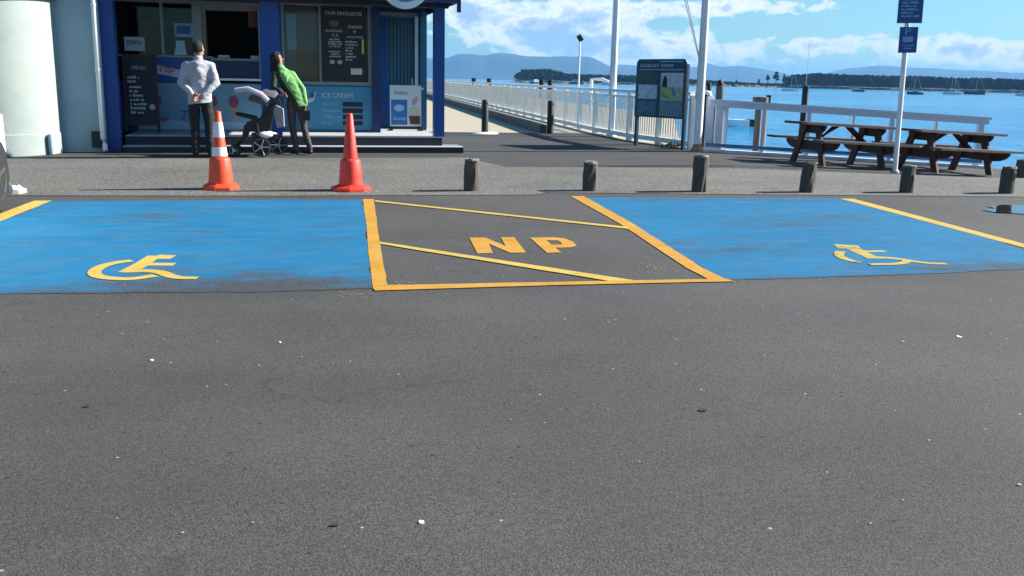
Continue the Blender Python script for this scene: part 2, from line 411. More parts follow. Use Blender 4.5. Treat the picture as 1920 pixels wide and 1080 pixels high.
def sheet(name, xs, y0f, y1f, ny, m, dz, label, skirt=0, cat=None):
    mb = MB(); rows = []
    for x in xs:
        a, c = y0f(x), y1f(x)
        rows.append([mb.b.verts.new((x, a + (c - a) * j / ny, gz(x, a + (c - a) * j / ny) + dz)) for j in range(ny + 1)])
    for u, v in zip(rows, rows[1:]):
        for j in range(ny): mb.b.faces.new((u[j], v[j], v[j + 1], u[j + 1]))
    if skirt:
        for u, v in zip(rows, rows[1:]):
            a = mb.b.verts.new(u[-1].co - Vector((0, 0, skirt))); c = mb.b.verts.new(v[-1].co - Vector((0, 0, skirt)))
            mb.b.faces.new((u[-1], v[-1], c, a))
    o = mb.build(name, m, smooth=True); tag(o, label, kind='structure')
    return o

frange = lambda a, c, s: [a + i * s for i in range(int(round((c - a) / s)) + 1)]
sheet('road', frange(-34, 30, 1), lambda x: -30, lambda x: 11.9, 60, M_ASPH, 0, 'grey speckled asphalt car park filling the foreground')
xs = sorted(frange(-34, 5.5, .5) + [5.94, 5.951] + frange(6.05, 6.65, .1) + frange(7, 30, .5))
sheet('plaza', xs, lambda x: 11.9, quay_edge, 40, M_PLAZA, -.003, 'darker smooth asphalt between kiosk, pier and railing', skirt=4)
def agg_near(x): return 10.62 + .05 * max(0, x + 1) if x < 2 else 11.0 - .06 * (x - 2)
def agg_far(x):
    if x <= 1.66: return 15.05 + (x + 5.2) * .13 + (0 if x < -2 else .0)
    if x < 2.12: return 15.94 - (x - 1.66) * 3.6
    return 14.28
sheet('footpath', sorted(frange(-20, 1.5, .5) + [1.66, 1.8, 1.95, 2.12] + frange(2.5, 20, .5)), agg_near, agg_far, 14, M_AGG, .006, 'pale exposed aggregate footpath behind the parking bays')
# land behind the kiosk
mb = MB(); mb.box(-60, .5, 23.715, 90, -4, -.004)
tag(mb.build('shore_land', M_PLAZA), 'asphalt ground running on behind the kiosk', kind='structure')
# water
mb = MB(); mb.quad((-30000, -400, -1.9), (30000, -400, -1.9), (30000, 30000, -1.9), (-30000, 30000, -1.9))
tag(mb.build('water', M_WATER), 'bright blue rippled harbour water', kind='structure')
# pier
mb = MB(); mb.box(.5, 4.38, 23.725, 150, -.35, .0)
tag(mb.build('pier_deck', M_PIER), 'sunlit tan pier deck running out to sea', kind='structure')
mb = MB(); mb.box(4.56, 6.02, 23.725, 150, -.35, .0)
tag(mb.build('pier_walkway', M_PIERG), 'greyer walkway along the pier beside the white railing', kind='structure')
mb = MB(); mb.box(4.38, 4.56, 23.75, 150, -.35, .20).bevel(.015, 1)
tag(mb.build('pier_kerb', M_KERB), 'dark raised timber kerb along the pier', kind='structure')
mb = MB(); mb.prism([(6.3, 25.2), (8.6, 25.2), (16.5, 50), (16.5, 105), (6.3, 105)], -.8, -.42, axis='z')
tag(mb.build('landing', M_PIER), 'lower tan landing stage on the seaward side of the pier railing', kind='structure')

# ------------------------------------------------------------------ painted markings
def flat(name, poly, m, z, label, rough=.0035, step=.13):
    pts_ = []
    for (ax, ay), (bx, by) in zip(poly, poly[1:] + poly[:1]):
        n_ = max(1, int(math.hypot(bx - ax, by - ay) / step)); nx, ny = -(by - ay), bx - ax; l_ = math.hypot(nx, ny) or 1
        for i in range(n_):
            j_ = rough * (noise.noise((ax * 3 + i * .8, ay * 5, z * 900)) * 1.6 + random.uniform(-.5, .5)) if i else 0
            pts_.append((ax + (bx - ax) * i / n_ + nx / l_ * j_, ay + (by - ay) * i / n_ + ny / l_ * j_))
    mb = MB(); mb.b.faces.new([mb.b.verts.new((x, y, z)) for x, y in pts_])
    bmesh.ops.triangulate(mb.b, faces=mb.b.faces)
    for f in mb.b.faces:
        if f.normal.z < 0: f.normal_flip()
    me = bpy.data.meshes.new(name); mb.b.to_mesh(me); mb.b.free(); me.materials.append(m)
    return tag(link(name, me), label, kind='structure')

flat('painted_bay', [(-3.13, 10.16), (-.01, 10.36), (.05, 5.87), (-.6, 5.82), (-2.1, 5.86), (-3.15, 5.88), (-3.14, 8.4)], M_BLUE, .003, 'worn blue disabled bay left of the NP box', .022)
flat('painted_bay', [(2.5, 10.53), (5.57, 10.5), (5.52, 7.6), (5.3, 6.34), (4.83, 6.25), (3.81, 6.11), (2.56, 6.0), (2.4, 5.99)], M_BLUE, .003, 'worn blue disabled bay right of the NP box', .022)
def line(pts, z, label, m=M_YEL): return flat('painted_line', pts, m, z, label)
line([(-3.3, 10.2), (-3.13, 10.2), (-3.14, 5.6), (-3.3, 5.6)], .005, 'yellow line on the left side of the left blue bay', M_YELP)
line([(-.012, 10.36), (.105, 10.36), (.11, 9.2), (.115, 8.0), (.14, 5.97), (.05, 5.853), (.03, 7.0), (.015, 8.6)], .005, 'thick yellow line between left blue bay and NP box')
line([(2.345, 10.64), (2.50, 10.64), (2.49, 8.6), (2.40, 6.4), (2.42, 6.05), (2.46, 5.93), (2.30, 5.93), (2.28, 6.4), (2.36, 8.6)], .005, 'yellow line between NP box and right blue bay')
line([(5.55, 10.45), (5.72, 10.45), (5.62, 7.31), (5.6, 5.5), (5.45, 5.5), (5.48, 7.1)], .005, 'yellow line on the right side of the right blue bay', M_YELP)
line([(.05, 5.853), (.14, 5.955), (2.30, 6.02), (2.46, 5.935), (1.3, 5.895), (.06, 5.80)], .0065, 'yellow line closing the near end of the NP box')
line([(.115, 10.24), (.115, 10.12), (2.37, 8.20), (2.37, 8.33)], .0065, 'upper diagonal yellow line across the NP box', M_YELP)
line([(.118, 7.60), (.118, 7.50), (1.60, 6.0), (1.78, 6.005)], .0065, 'lower diagonal yellow line across the NP box', M_YELP)
# N and P
N0 = [(.845, 7.06), (.965, 7.06), (.99, 7.49), (1.10, 7.075), (1.225, 7.08), (1.245, 7.80), (1.13, 7.80), (1.11, 7.37), (1.0, 7.785), (.865, 7.785)]
flat('painted_letter', N0, M_YEL, .004, 'yellow painted letter N inside the hatched box', 0, 9)
P0 = [(1.375, 7.77), (1.385, 7.06), (1.50, 7.07), (1.495, 7.28), (1.62, 7.29), (1.685, 7.36), (1.70, 7.56), (1.66, 7.73), (1.58, 7.78)]
mbp = MB(); o_ = [mbp.b.verts.new((x, y, .004)) for x, y in [(1.375, 7.77), (1.38, 7.4), (1.385, 7.06), (1.50, 7.07), (1.495, 7.28), (1.62, 7.29), (1.685, 7.36), (1.70, 7.56), (1.66, 7.73), (1.58, 7.78)]]
i_ = [mbp.b.verts.new((x, y, .004)) for x, y in [(1.49, 7.64), (1.492, 7.42), (1.575, 7.425), (1.59, 7.5), (1.585, 7.62)]]
for f in ((0, 1, 'b', 'a'), (1, 2, 3, 4, 'b'), (4, 5, 'c', 'b'), (5, 6, 'c'), (6, 7, 'd', 'c'), (7, 8, 'e', 'd'), (8, 9, 'e'), (9, 0, 'a', 'e')):
    mbp.b.faces.new([i_['abcde'.index(v)] if isinstance(v, str) else o_[v] for v in f])
tag(mbp.build('painted_letter', M_YEL), 'yellow painted letter P inside the hatched box', kind='structure')

def ribbons(name, strokes, label, m):
    mb = MB()
    for si, (pts, w) in enumerate(strokes):
        P_ = [Vector((*p_, 0)) for p_ in pts]
        for _ in range(2):
            Q = [P_[0]]
            for a, c in zip(P_, P_[1:]): Q += [a * .75 + c * .25, a * .25 + c * .75]
            P_ = Q + [P_[-1]] if len(pts) > 3 else P_
        prev = None; z = .0045 + .0006 * si
        for i, p_ in enumerate(P_):
            d = (P_[min(i + 1, len(P_) - 1)] - P_[max(i - 1, 0)]).normalized(); n = Vector((-d.y, d.x, 0)); ww = w[0] + (w[1] - w[0]) * i / max(1, len(P_) - 1)
            cur = [mb.b.verts.new((p_ + n * ww / 2).to_tuple()[:2] + (z,)), mb.b.verts.new((p_ - n * ww / 2).to_tuple()[:2] + (z,))]
            if prev: mb.b.faces.new((prev[0], prev[1], cur[1], cur[0]))
            prev = cur
    bmesh.ops.recalc_face_normals(mb.b, faces=mb.b.faces)
    return tag(mb.build(name, m), label, kind='structure')

ribbons('painted_symbol', [
    ([(-1.49, 7.02), (-1.36, 7.0)], (.17, .13)), ([(-1.50, 7.06), (-1.52, 6.75), (-1.555, 6.46)], (.10, .12)), ([(-1.53, 6.74), (-1.30, 6.72)], (.10, .10)),
    ([(-1.58, 6.49), (-1.37, 6.51), (-1.22, 6.26), (-1.07, 6.245)], (.10, .075)),
    ([(-1.615, 6.87), (-1.70, 6.81), (-1.765, 6.69), (-1.775, 6.5), (-1.72, 6.345), (-1.62, 6.265), (-1.475, 6.225), (-1.35, 6.34)], (.085, .085))],
    'yellow wheelchair symbol painted on the left blue bay', M_YELP)
ribbons('painted_symbol', [
    ([(3.86, 7.26), (4.04, 7.2)], (.2, .17)), ([(3.97, 7.25), (3.93, 7.0), (3.90, 6.75)], (.12, .10)), ([(3.91, 7.0), (4.16, 7.01)], (.08, .07)),
    ([(3.84, 6.745), (4.06, 6.72), (4.18, 6.50), (4.345, 6.46)], (.09, .07)),
    ([(3.78, 7.02), (3.67, 6.86), (3.635, 6.66), (3.70, 6.54)], (.08, .07)), ([(3.72, 6.47), (3.93, 6.46), (4.06, 6.53), (4.12, 6.64)], (.07, .06))],
    'faded yellow wheelchair symbol painted on the right blue bay', M_YELS)
# scuffs of old white paint near the NP box
def scuffs(pts, label):
    mb = MB()
    for x, y, w, h_ in pts:
        n = 7; mb.b.faces.new([mb.b.verts.new((x + w * math.cos(t) * random.uniform(.5, 1), y + h_ * math.sin(t) * random.uniform(.4, 1), .0035)) for t in (2 * math.pi * i / n for i in range(n))])
    o = mb.build('paint_scuffs', mat('old_white_paint', (.19, .188, .178), .85, .3, 40)); tag(o, label, kind='stuff')
sc = []
for i in range(22): sc.append((-.05 + random.gauss(0, .055), 5.71 + random.gauss(0, .035), random.uniform(.006, .022), random.uniform(.003, .009)))
for i in range(10): sc.append((.25 + random.uniform(-.06, .14), 6.0 + random.uniform(-.04, .08), .016, .014))
for i in range(40): sc.append((2.05 + random.gauss(0, .08), 6.42 + random.gauss(0, .07), .009, .009))
scuffs(sc, 'faint scuffs of old white paint around the NP box')

# loose chips and leaf scraps on the asphalt
mb = MB()
for i in range(80):
    x, y = random.uniform(-3.2, 4.6), 2.2 + 4.2 * random.random() ** 1.2; r_ = random.uniform(.0025, .006) * (1.0 if random.random() < .93 else 1.8)
    mb.b.faces.new([mb.b.verts.new((x + r_ * random.uniform(.6, 1.3) * math.cos(t), y + r_ * random.uniform(.6, 1.3) * math.sin(t), .006)) for t in (.3, 1.6, 2.9, 4.2, 5.4)])
tag(mb.build('grit', mat('shell_grit', (.42, .41, .38), .8, .4, 60)), 'scattered pale shell grit on the foreground asphalt', kind='stuff')
def chip(x, y, rx, ry, m, name, label, cat):
    mb = MB(); n = 9
    ring = [(x + rx * random.uniform(.75, 1.1) * math.cos(2 * math.pi * i / n), y + ry * random.uniform(.75, 1.1) * math.sin(2 * math.pi * i / n)) for i in range(n)]
    mb.prism([(a - x, c - y) for a, c in ring], -.002, .004, axis='z').bevel(.002, 1)
    tag(mb.build(name, m, loc=(x, y, 0)), label, cat)
chip(.157, 2.629, .010, .012, M_PAPER, 'shell', 'bright white shell chip, the largest on the near asphalt', 'shell')
chip(-.977, 4.406, .009, .011, M_PAPER, 'shell', 'white shell chip below the left wheelchair symbol', 'shell')
chip(3.14, 4.487, .013, .018, M_PAPER, 'shell', 'white shell chip below the right blue bay', 'shell')
chip(-.422, 4.671, .006, .009, M_PAPER, 'shell', 'white shell chip below the near left corner of NP box', 'shell')
chip(-.099, 2.637, .016, .010, mat('dead_leaf', (.02, .019, .018), .9), 'leaf', 'dark leaf scrap left of the bright white shell chip', 'leaf')
chip(1.351, 3.5, .02, .016, MATS['dead_leaf'], 'leaf', 'dark leaf scrap on asphalt below the right end of NP box', 'leaf')
chip(-1.097, 3.78, .014, .015, MATS['dead_leaf'], 'leaf', 'small dark leaf scrap at the far left of the asphalt', 'leaf')

# puddle and its wet edge
pts = [(6.72, 9.22), (6.70, 9.45), (6.95, 9.58), (6.98, 9.78), (7.35, 9.86), (7.8, 9.76), (8.4, 9.78), (8.7, 9.5), (8.3, 9.26), (7.75, 9.2), (7.5, 9.04), (7.1, 9.06), (6.9, 9.16)]
flat('puddle', pts, M_PUDDLE, .0085, 'shallow puddle mirroring the sky right of the blue bay', .03, .09)

# ------------------------------------------------------------------ kiosk (local axes: u along the front, v into the building)
KO, KR = Vector((1.77, 17.0, 0)), R(5.0)
KU, KV = Vector((math.cos(KR), math.sin(KR), 0)), Vector((-math.sin(KR), math.cos(KR), 0))
def kw(u, v, z=0): return KO + KU * u + KV * v + Vector((0, 0, z))
def kthing(name, label, cat, u, v, z, group=None):
    o = thing(name, label, cat, kw(u, v, z), KR, group); return o

K = kthing('kiosk', 'blue ice cream kiosk with serving window and open porch', 'kiosk', 0, 0, 0)
def kb(name, m, *boxes, bev=0, parent=None):
    mb = MB()
    for b_ in boxes: mb.box(*b_)
    if bev: mb.bevel(bev, 1)
    return mb.build(name, m, parent or K)
kb('step', M_DECK, (-5.69, 0, .0, .6, .0, .105))
kb('step_riser', M_RISER, (-5.69, -.01, -.012, -.001, .002, .092))
kb('deck', M_DECK, (-5.69, -.33, .31, 8.8, .105, .26))
kb('deck_riser', M_RISER, (-5.69, -.34, .298, .309, .107, .245))
# walls
kb('wall', M_TEAL, (-5.69, -3.44, 1.7, 1.82, .262, 1.13)); kb('wall', M_TEAL, (-3.09, -1.445, 1.7, 1.82, .262, 1.14))
kb('wall', M_ROYAL, (-3.44, -3.09, 1.69, 1.84, .262, 2.62))
kb('wall', M_NAVY, (-6.1, -3.441, 1.7, 1.82, 2.56, 2.95), (-3.089, -.2, 1.7, 1.82, 2.6, 2.95))
kb('wall', M_ROYAL, (-6.1, -5.98, 1.7, 1.82, .262, 2.56)); kb('corner_wall', M_ROYAL, (-5.98, -5.69, 1.705, 1.815, .262, 1.13))
kb('side_wall', M_TEAL, (-1.44, -1.33, 1.83, 3.2, .262, 2.6)); kb('back_wall', M_TEAL, (-1.33, -.33, 3.2, 3.3, .262, 2.95))
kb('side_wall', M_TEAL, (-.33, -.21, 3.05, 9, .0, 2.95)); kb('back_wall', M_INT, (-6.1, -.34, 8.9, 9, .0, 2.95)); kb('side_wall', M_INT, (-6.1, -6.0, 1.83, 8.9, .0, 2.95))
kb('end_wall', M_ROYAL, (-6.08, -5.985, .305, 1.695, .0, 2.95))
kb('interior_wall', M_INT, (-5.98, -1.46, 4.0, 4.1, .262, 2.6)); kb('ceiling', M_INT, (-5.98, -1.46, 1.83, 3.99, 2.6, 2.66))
# roof, fascia
kb('roof', M_NAVY, (-6.3, -.12, .0, 9.2, 2.78, 2.95)); kb('soffit', M_RISER, (-6.25, -.2, .12, 1.69, 2.70, 2.775))
kb('fascia', M_NAVY, (-6.3, -.12, -.04, -.002, 2.56, 3.05), (-.16, -.12, .0, 9.0, 2.56, 2.78)); kb('lintel', M_RISER, (-5.7, -.22, .36, .52, 2.50, 2.70))
kb('gutter_end', M_BLACK, (-.118, -.06, .06, .14, 2.42, 2.72), bev=.015)
kb('porch_lintel', M_ALU, (-1.32, -.35, 3.1, 3.195, 2.50, 2.58))
# posts
kb('post', M_ROYAL, (-5.95, -5.74, .2, .42, 0, 2.7), bev=.01); kb('post', M_ROYAL, (-3.46, -3.13, .40, .62, .262, 2.7), bev=.01)
kb('post', M_ROYAL, (-.475, -.29, .36, .55, .262, 2.7), bev=.01); kb('post', M_NAVY, (-1.45, -1.31, 1.55, 1.69, .262, 2.7), bev=.008)
kb('post', M_WHITE, (-.44, -.375, 3.04, 3.1, .262, 2.50), bev=.005); kb('post', M_TEAL, (-.33, -.215, 2.93, 3.04, .262, 2.6), bev=.005)
# corrugated porch door
mb = MB()
for i in range(7): mb.box(-.92 + i * .07, -.92 + i * .07 + .04, 3.165, 3.195, .30, 2.42)
dr = kb('door', mat('porch_door_teal', (.018, .06, .10), .35, .15, 3), (-.95, -.45, 3.185, 3.199, .28, 2.45)); mb.build('door_ridge', mat('porch_ridge_teal', (.035, .11, .17), .35, .2, 4), dr)
kb('door_handle', M_STEEL, (-.50, -.47, 3.13, 3.18, 1.15, 1.28), parent=dr)
mb = MB()
for i in range(4): mb.box(-1.31 + i * .09, -1.26 + i * .09, 3.165, 3.195, .28, 2.48)
mb.build('wall_batten', M_ROYAL, K)
# left window wall: frame, mullions, glass
fr = kb('window', M_ALU, (-5.98, -3.46, 1.68, 1.74, 2.50, 2.56), (-5.98, -5.92, 1.68, 1.74, 1.60, 2.50), (-3.50, -3.46, 1.68, 1.74, 1.18, 2.50), (-5.18, -5.13, 1.68, 1.74, 1.60, 2.50), (-4.64, -4.48, 1.69, 1.75, 1.60, 2.50), (-5.92, -4.30, 1.685, 1.735, 1.56, 1.60))
for a, c in ((-5.92, -5.18), (-5.13, -4.64)): kb('pane', M_GLASS, (a, c, 1.70, 1.706, 1.60, 2.50), parent=fr)
kb('serving_hatch_head', M_CREAM, (-4.48, -3.5, 1.76, 2.2, 2.42, 2.5)); kb('serving_hatch_side', M_CREAM, (-4.48, -4.42, 1.76, 2.2, 1.58, 2.42))
kb('serving_counter', M_NAVY, (-4.30, -3.50, 1.69, 1.76, 1.22, 1.53)); kb('counter_top', M_ALU, (-4.34, -3.50, 1.62, 2.1, 1.53, 1.57)); kb('counter_sill', M_WHITE, (-4.34, -3.48, 1.64, 1.72, 1.175, 1.215))
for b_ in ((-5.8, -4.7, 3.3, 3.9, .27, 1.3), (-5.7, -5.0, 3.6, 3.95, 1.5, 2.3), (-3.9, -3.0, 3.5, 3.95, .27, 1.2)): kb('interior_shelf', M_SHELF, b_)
# right window
fr = kb('window', M_ALU, (-3.09, -1.44, 1.68, 1.74, 2.54, 2.60), (-3.09, -3.04, 1.68, 1.74, 1.19, 2.54), (-2.42, -2.37, 1.68, 1.74, 1.19, 2.54), (-1.52, -1.452, 1.68, 1.74, 1.19, 2.54), (-3.09, -1.44, 1.68, 1.75, 1.13, 1.19))
kb('pane', M_GLASS, (-3.04, -2.42, 1.70, 1.706, 1.19, 2.54), parent=fr); kb('pane', M_GLASS, (-2.37, -1.52, 1.70, 1.706, 1.19, 2.54), parent=fr)
kb('pane_backing', M_CREAM, (-3.03, -2.43, 1.78, 1.80, 1.2, 2.53)); kb('backing_patch', M_BROWN, (-2.83, -2.43, 1.765, 1.779, 1.2, 1.74)); kb('backing_patch', M_PALEB, (-3.0, -2.82, 1.765, 1.779, 1.75, 2.4))  # pale sheet with a brown and a pale blue patch behind the left pane
# left return wall and rounded tower
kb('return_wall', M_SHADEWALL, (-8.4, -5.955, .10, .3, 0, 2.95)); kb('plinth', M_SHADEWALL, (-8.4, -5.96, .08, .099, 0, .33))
mb = MB().tube([(-5.985, -.03, 2.75), (-5.985, -.03, .22), (-5.96, -.05, .12), (-5.94, -.10, .03)], .038, 12)
dp = mb.build('downpipe', M_WHITE, K, smooth=True)
for z_ in (.25, 1.3, 2.3): MB().lathe([(.046, z_), (.046, z_ + .04)], 12, (-5.985, -.03, 0)).build('pipe_bracket', M_WHITE, dp)
kb('recess_shade_box', M_BLACK, (-6.15, -6.02, -.06, .08, .08, .34), bev=.01)  # black box added in place of the shaded recess beside the downpipe

TW = thing('round_tower', 'pale rounded building wall sunlit at the far left', 'building', (-5.83, 16.35, 0))
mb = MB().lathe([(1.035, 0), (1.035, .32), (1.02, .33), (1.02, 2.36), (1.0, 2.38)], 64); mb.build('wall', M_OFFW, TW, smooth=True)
mb = MB().lathe([(1.12, 2.381), (1.14, 2.42), (1.14, 2.75), (.9, 2.95)], 64); mb.build('roof_cap', mat('teal_cap', (.03, .12, .17), .5), TW, smooth=True)
mb = MB().lathe([(.045, .01), (.045, .30), (.03, .32)], 10, (1.0, -.42, 0)); mb.build('drain_stub', M_SHADEWALL, TW, smooth=True)

# things fixed to or standing at the kiosk
t = kthing('banner', 'blue banner with red script on a white ribbon under the left window', 'banner', -4.95, 1.675, 1.13)
MB().box(-.63, .63, 0, .02, .01, .42).build('panel', mat('banner_blue', (.008, .07, .33), .45, .1, 4), t)
MB().prism([(-.63, .33), (-.35, .30), (0, .23), (.35, .15), (.63, .12), (.63, .04), (.3, .06), (0, .09), (-.3, .14), (-.63, .15)], -.004, -.001).build('ribbon', M_TXT, t)
text_part('Tip Top', (-.58, -.02, .13, .31), M_TXTR, t, -.008, shear=.35); text_part('Tip Top', (.03, .5, .05, .19), M_TXTR, t, -.008, shear=.35)

t = kthing('ice_cream_poster', 'pale blue poster of ice cream cones along the lower left wall', 'poster', -4.6, 1.685, .27)
MB().box(-1.05, 1.11, 0, .013, .0, .84).build('panel', M_LIGHTB, t)
MB().prism([(-1.05, .02), (1.11, .02), (1.11, .12), (.5, .17), (0, .12), (-.5, .2), (-1.05, .12)], -.004, -.001).build('wave', M_PALEB, t)
for cx in (-.72, .25, .62):
    MB().prism([(cx - .07, .45), (cx + .07, .45), (cx + .02, .2), (cx - .02, .2)], -.006, -.002).build('cone_picture', mat('wafer', (.4, .26, .14), .7), t)
    MB().prism([(cx + .09 * math.cos(a) - .0, .53 + .11 * math.sin(a)) for a in (i * math.pi / 6 for i in range(12))], -.007, -.002).build('scoop_picture', mat('berry', (.22, .06, .12), .6, .5, 20), t)
text_part('Top', (-.86, -.52, .13, .27), M_TXTR, t, -.009, shear=.3); text_part('Tip', (-.3, .0, .14, .36), mat('purple_lettering', (.12, .06, .3), .6), t, -.009, shear=.3)

t = kthing('chalkboard', 'tall black chalkboard leaning by the left blue post', 'chalkboard', -5.48, .85, .26)
mb = MB(); mb.box(-.24, .24, 0, .03, .18, 1.30); mb.build('board', M_BLKB, t, rot=(R(-7), 0, 0))
fr = MB().box(-.28, -.24, -.008, .036, .02, 1.34).box(.24, .28, -.008, .036, .02, 1.34).box(-.24, .24, -.008, .036, 1.30, 1.34).box(-.24, .24, -.008, .036, .14, .18).build('frame', mat('dark_red_frame', (.05, .015, .015), .6), t, rot=(R(-7), 0, 0))
text_part('MENU', (-.12, .10, 1.07, 1.14), M_TXTG, t, .10)
a_ = scribble(t, (-.2, .06, .84, .98), 2, M_TXTG, .06); scribble(t, (-.17, .2, .32, .82), 7, M_TXTG, .0, fill=(.3, .8))
for i, z_ in enumerate((.45,)): MB().lathe([(.05, -.004), (.05, .0)], 14, (.18, .02, z_), axis='y').build('sticker', M_TXTG, t)
MB().box(-.26, -.22, .30, .33, .0, 1.2).box(.22, .26, .30, .33, .0, 1.2).build('rear_leg', MATS['dark_red_frame'], t, rot=(R(4), 0, 0))

t = kthing('notice', 'white notice with dark blue print in the left window', 'notice', -5.63, 1.69, 1.66)
MB().box(-.17, .17, -.006, .0, 0, .24).build('sheet', M_TXT, t); text_part('OPEN', (-.12, .12, .10, .18), M_SIGNB, t, -.01)
t = kthing('poster', 'small plain blue poster behind the second window pane', 'poster', -4.79, 1.69, 1.92)
MB().box(-.155, .155, -.006, 0, 0, .24).build('sheet', M_SIGNL, t); MB().box(-.12, .12, -.009, -.007, .06, .2).build('print', M_SIGNB, t)
t = kthing('poster', 'pale cut-out poster low in the second window pane', 'poster', -4.87, 1.69, 1.61)
MB().prism([(-.11, 0), (.12, 0), (.09, .14), (.09, .25), (-.06, .25), (-.07, .12)], -.006, 0).build('sheet', M_PALEB, t)
t = kthing('poster', 'dark red poster hanging in the serving hatch', 'poster', -3.58, 1.78, 2.13)
MB().box(-.09, .07, -.006, 0, 0, .3).build('sheet', mat('dark_red_print', (.12, .03, .035), .6, .5, 12), t)
for u_, lab, w_ in ((-4.12, 'white card holder at the left of the serving counter', .10), (-3.58, 'white card holder at the right of the serving counter', .07)):
    t = kthing('card_holder', lab, 'card', u_, 1.72, 1.572)
    MB().box(-w_, w_, -.01, .03, 0, .055).bevel(.004, 1).build('card', M_TXT, t); MB().box(-w_ - .01, w_ + .01, -.02, .05, 0, .008).build('foot', M_ALU, t)

t = kthing('menu_board', 'tall black menu board in the right window', 'menu', -1.965, 1.66, 1.19)
MB().box(-.41, .41, 0, .018, 0, 1.36).bevel(.004, 1).build('board', M_BLKB, t)
text_part('OUR', (-.33, -.14, 1.21, 1.27), M_TXT, t, -.003, 'heading'); text_part('FAVOURITES', (-.11, .34, 1.20, 1.27), M_TXT, t, -.003, 'heading')
text_part('SUNDAES', (-.33, -.02, .90, .945), M_TXT, t, -.003, 'heading'); text_part('4.5', (-.22, -.10, .815, .875), M_TXTY, t, -.003, 'price'); text_part('SHAKES', (.08, .34, .975, 1.03), M_TXT, t, -.003, 'heading'); text_part('4', (.17, .22, .89, .95), M_TXT, t, -.003, 'price')
text_part('SMOOTHIES', (.06, .36, .80, .835), M_TXT, t, -.003, 'heading')
scribble(t, (-.33, 0, .62, .79), 4, M_TXTG, -.001, centre=True, fill=(.6, 1)); scribble(t, (.03, .30, .38, .76), 7, M_TXTG, -.001, fill=(.4, .9)); scribble(t, (-.3, -.03, .44, .57), 3, M_TXTG, -.001, centre=True, fill=(.5, 1))
for cx, cz, rr in ((-.18, 1.05, .09),):
    MB().prism([(cx + rr * math.cos(a), cz + rr * .75 * math.sin(a)) for a in (i * math.pi / 7 for i in range(14))], -.004, -.001).build('drawing', mat('chalk_drawing', (.10, .11, .13), .8, .6, 25), t)
for cx in (-.22, -.08): MB().prism([(cx + .05 * math.cos(a), .36 + .04 * math.sin(a)) for a in (i * math.pi / 4 for i in range(8))], -.004, -.001).build('drawing', M_TXTG, t)
MB().box(.33, .37, -.004, -.001, .52, .78).build('side_note', M_TXTY, t); MB().box(.12, .33, -.004, -.001, .14, .25).build('label_card', M_TXT, t)

t = kthing('price_sign', 'blue ICE CREAM price sign with four black price boxes', 'sign', -2.13, 1.68, .30)
MB().box(-.69, .685, 0, .018, 0, .80).build('panel', mat('price_panel_blue', (.04, .25, .43), .45, .06, 3), t)
text_part('ICE CREAM', (-.26, .31, .60, .685), M_TXT, t, -.003, 'heading')
for i, (s_, w_) in enumerate((('Single', .27), ('Double', .33), ('Waffle cone', .36), ('Kids', .17))):
    z_ = .455 - i * .117; text_part(s_, (-.25, -.25 + w_, z_, z_ + .05), M_PALEB, t, -.002, 'price_line', depth=.002)
    MB().prism([(.12, z_ - .005), (.14, z_ - .02), (.48, z_ - .02), (.50, z_ - .005), (.50, z_ + .05), (.48, z_ + .065), (.14, z_ + .065), (.12, z_ + .05)], -.006, -.001).build('price_box', mat('price_box_navy', (.005, .008, .03), .5), t)
MB().prism([(-.55, .52), (-.48, .50), (-.41, .53), (-.38, .64), (-.36, .71), (-.43, .66), (-.47, .58), (-.53, .56)], -.005, -.001).build('swirl_logo', M_TXT, t)
MB().prism([(-.47, .60), (-.42, .58), (-.395, .66), (-.45, .69)], -.0085, -.006).build('swirl_mark', M_SIGNB, t)

t = kthing('poster_stand', 'ice cream poster stand with blue corner in the kiosk porch', 'sign', -.72, 2.4, .262)
MB().box(-.31, .31, 0, .03, .08, .88).bevel(.01, 1).build('panel', mat('poster_white', (.62, .62, .64), .5, .05, 3), t)
MB().box(-.29, .03, -.005, -.001, .11, .60).build('blue_print', mat('poster_blue', (.015, .14, .38), .5), t)
text_part('Select', (-.24, .06, .70, .78), mat('grey_script', (.22, .2, .22), .6), t, -.003, shear=.2)
MB().prism([(-.13 + .11 * math.cos(a), .44 + .07 * math.sin(a)) for a in (i * math.pi / 4 for i in range(8))], -.009, -.006).build('emblem', M_PALEB, t); text_part('Scoop', (-.25, .0, .19, .27), M_TXT, t, -.009)
MB().prism([(.06, .30), (.28, .30), (.29, .36), (.24, .46), (.17, .49), (.08, .45), (.05, .36)], -.005, -.001).build('scoop_picture', mat('vanilla', (.5, .52, .40), .7), t)
MB().prism([(.09, .12), (.29, .12), (.29, .29), (.06, .29)], -.005, -.001).build('tub_picture', mat('chocolate', (.09, .045, .03), .6, .3, 9), t)
MB().prism([(.12, .50), (.20, .50), (.25, .62), (.22, .68), (.13, .6)], -.005, -.001).build('swirl_picture', mat('pink_swirl', (.45, .33, .36), .6), t)
MB().box(-.33, -.27, -.15, .2, 0, .03).box(.27, .33, -.15, .2, 0, .03).box(-.31, .31, .03, .05, .02, .10).build('base', M_BLACK, t); MB().box(.30, .36, .0, .03, .80, .84).build('clip', M_TXT, t)

t = kthing('round_sign', 'round white and blue sign on the kiosk roof edge', 'sign', -1.05, -.11, 2.85)
MB().lathe([(.42, .0), (.42, .065)], 48, axis='y').build('disc', M_WHITE, t, smooth=True); MB().lathe([(.31, -.004), (.31, -.0005)], 48, axis='y').build('centre', mat('roundel_blue', (.08, .2, .5), .5), t)

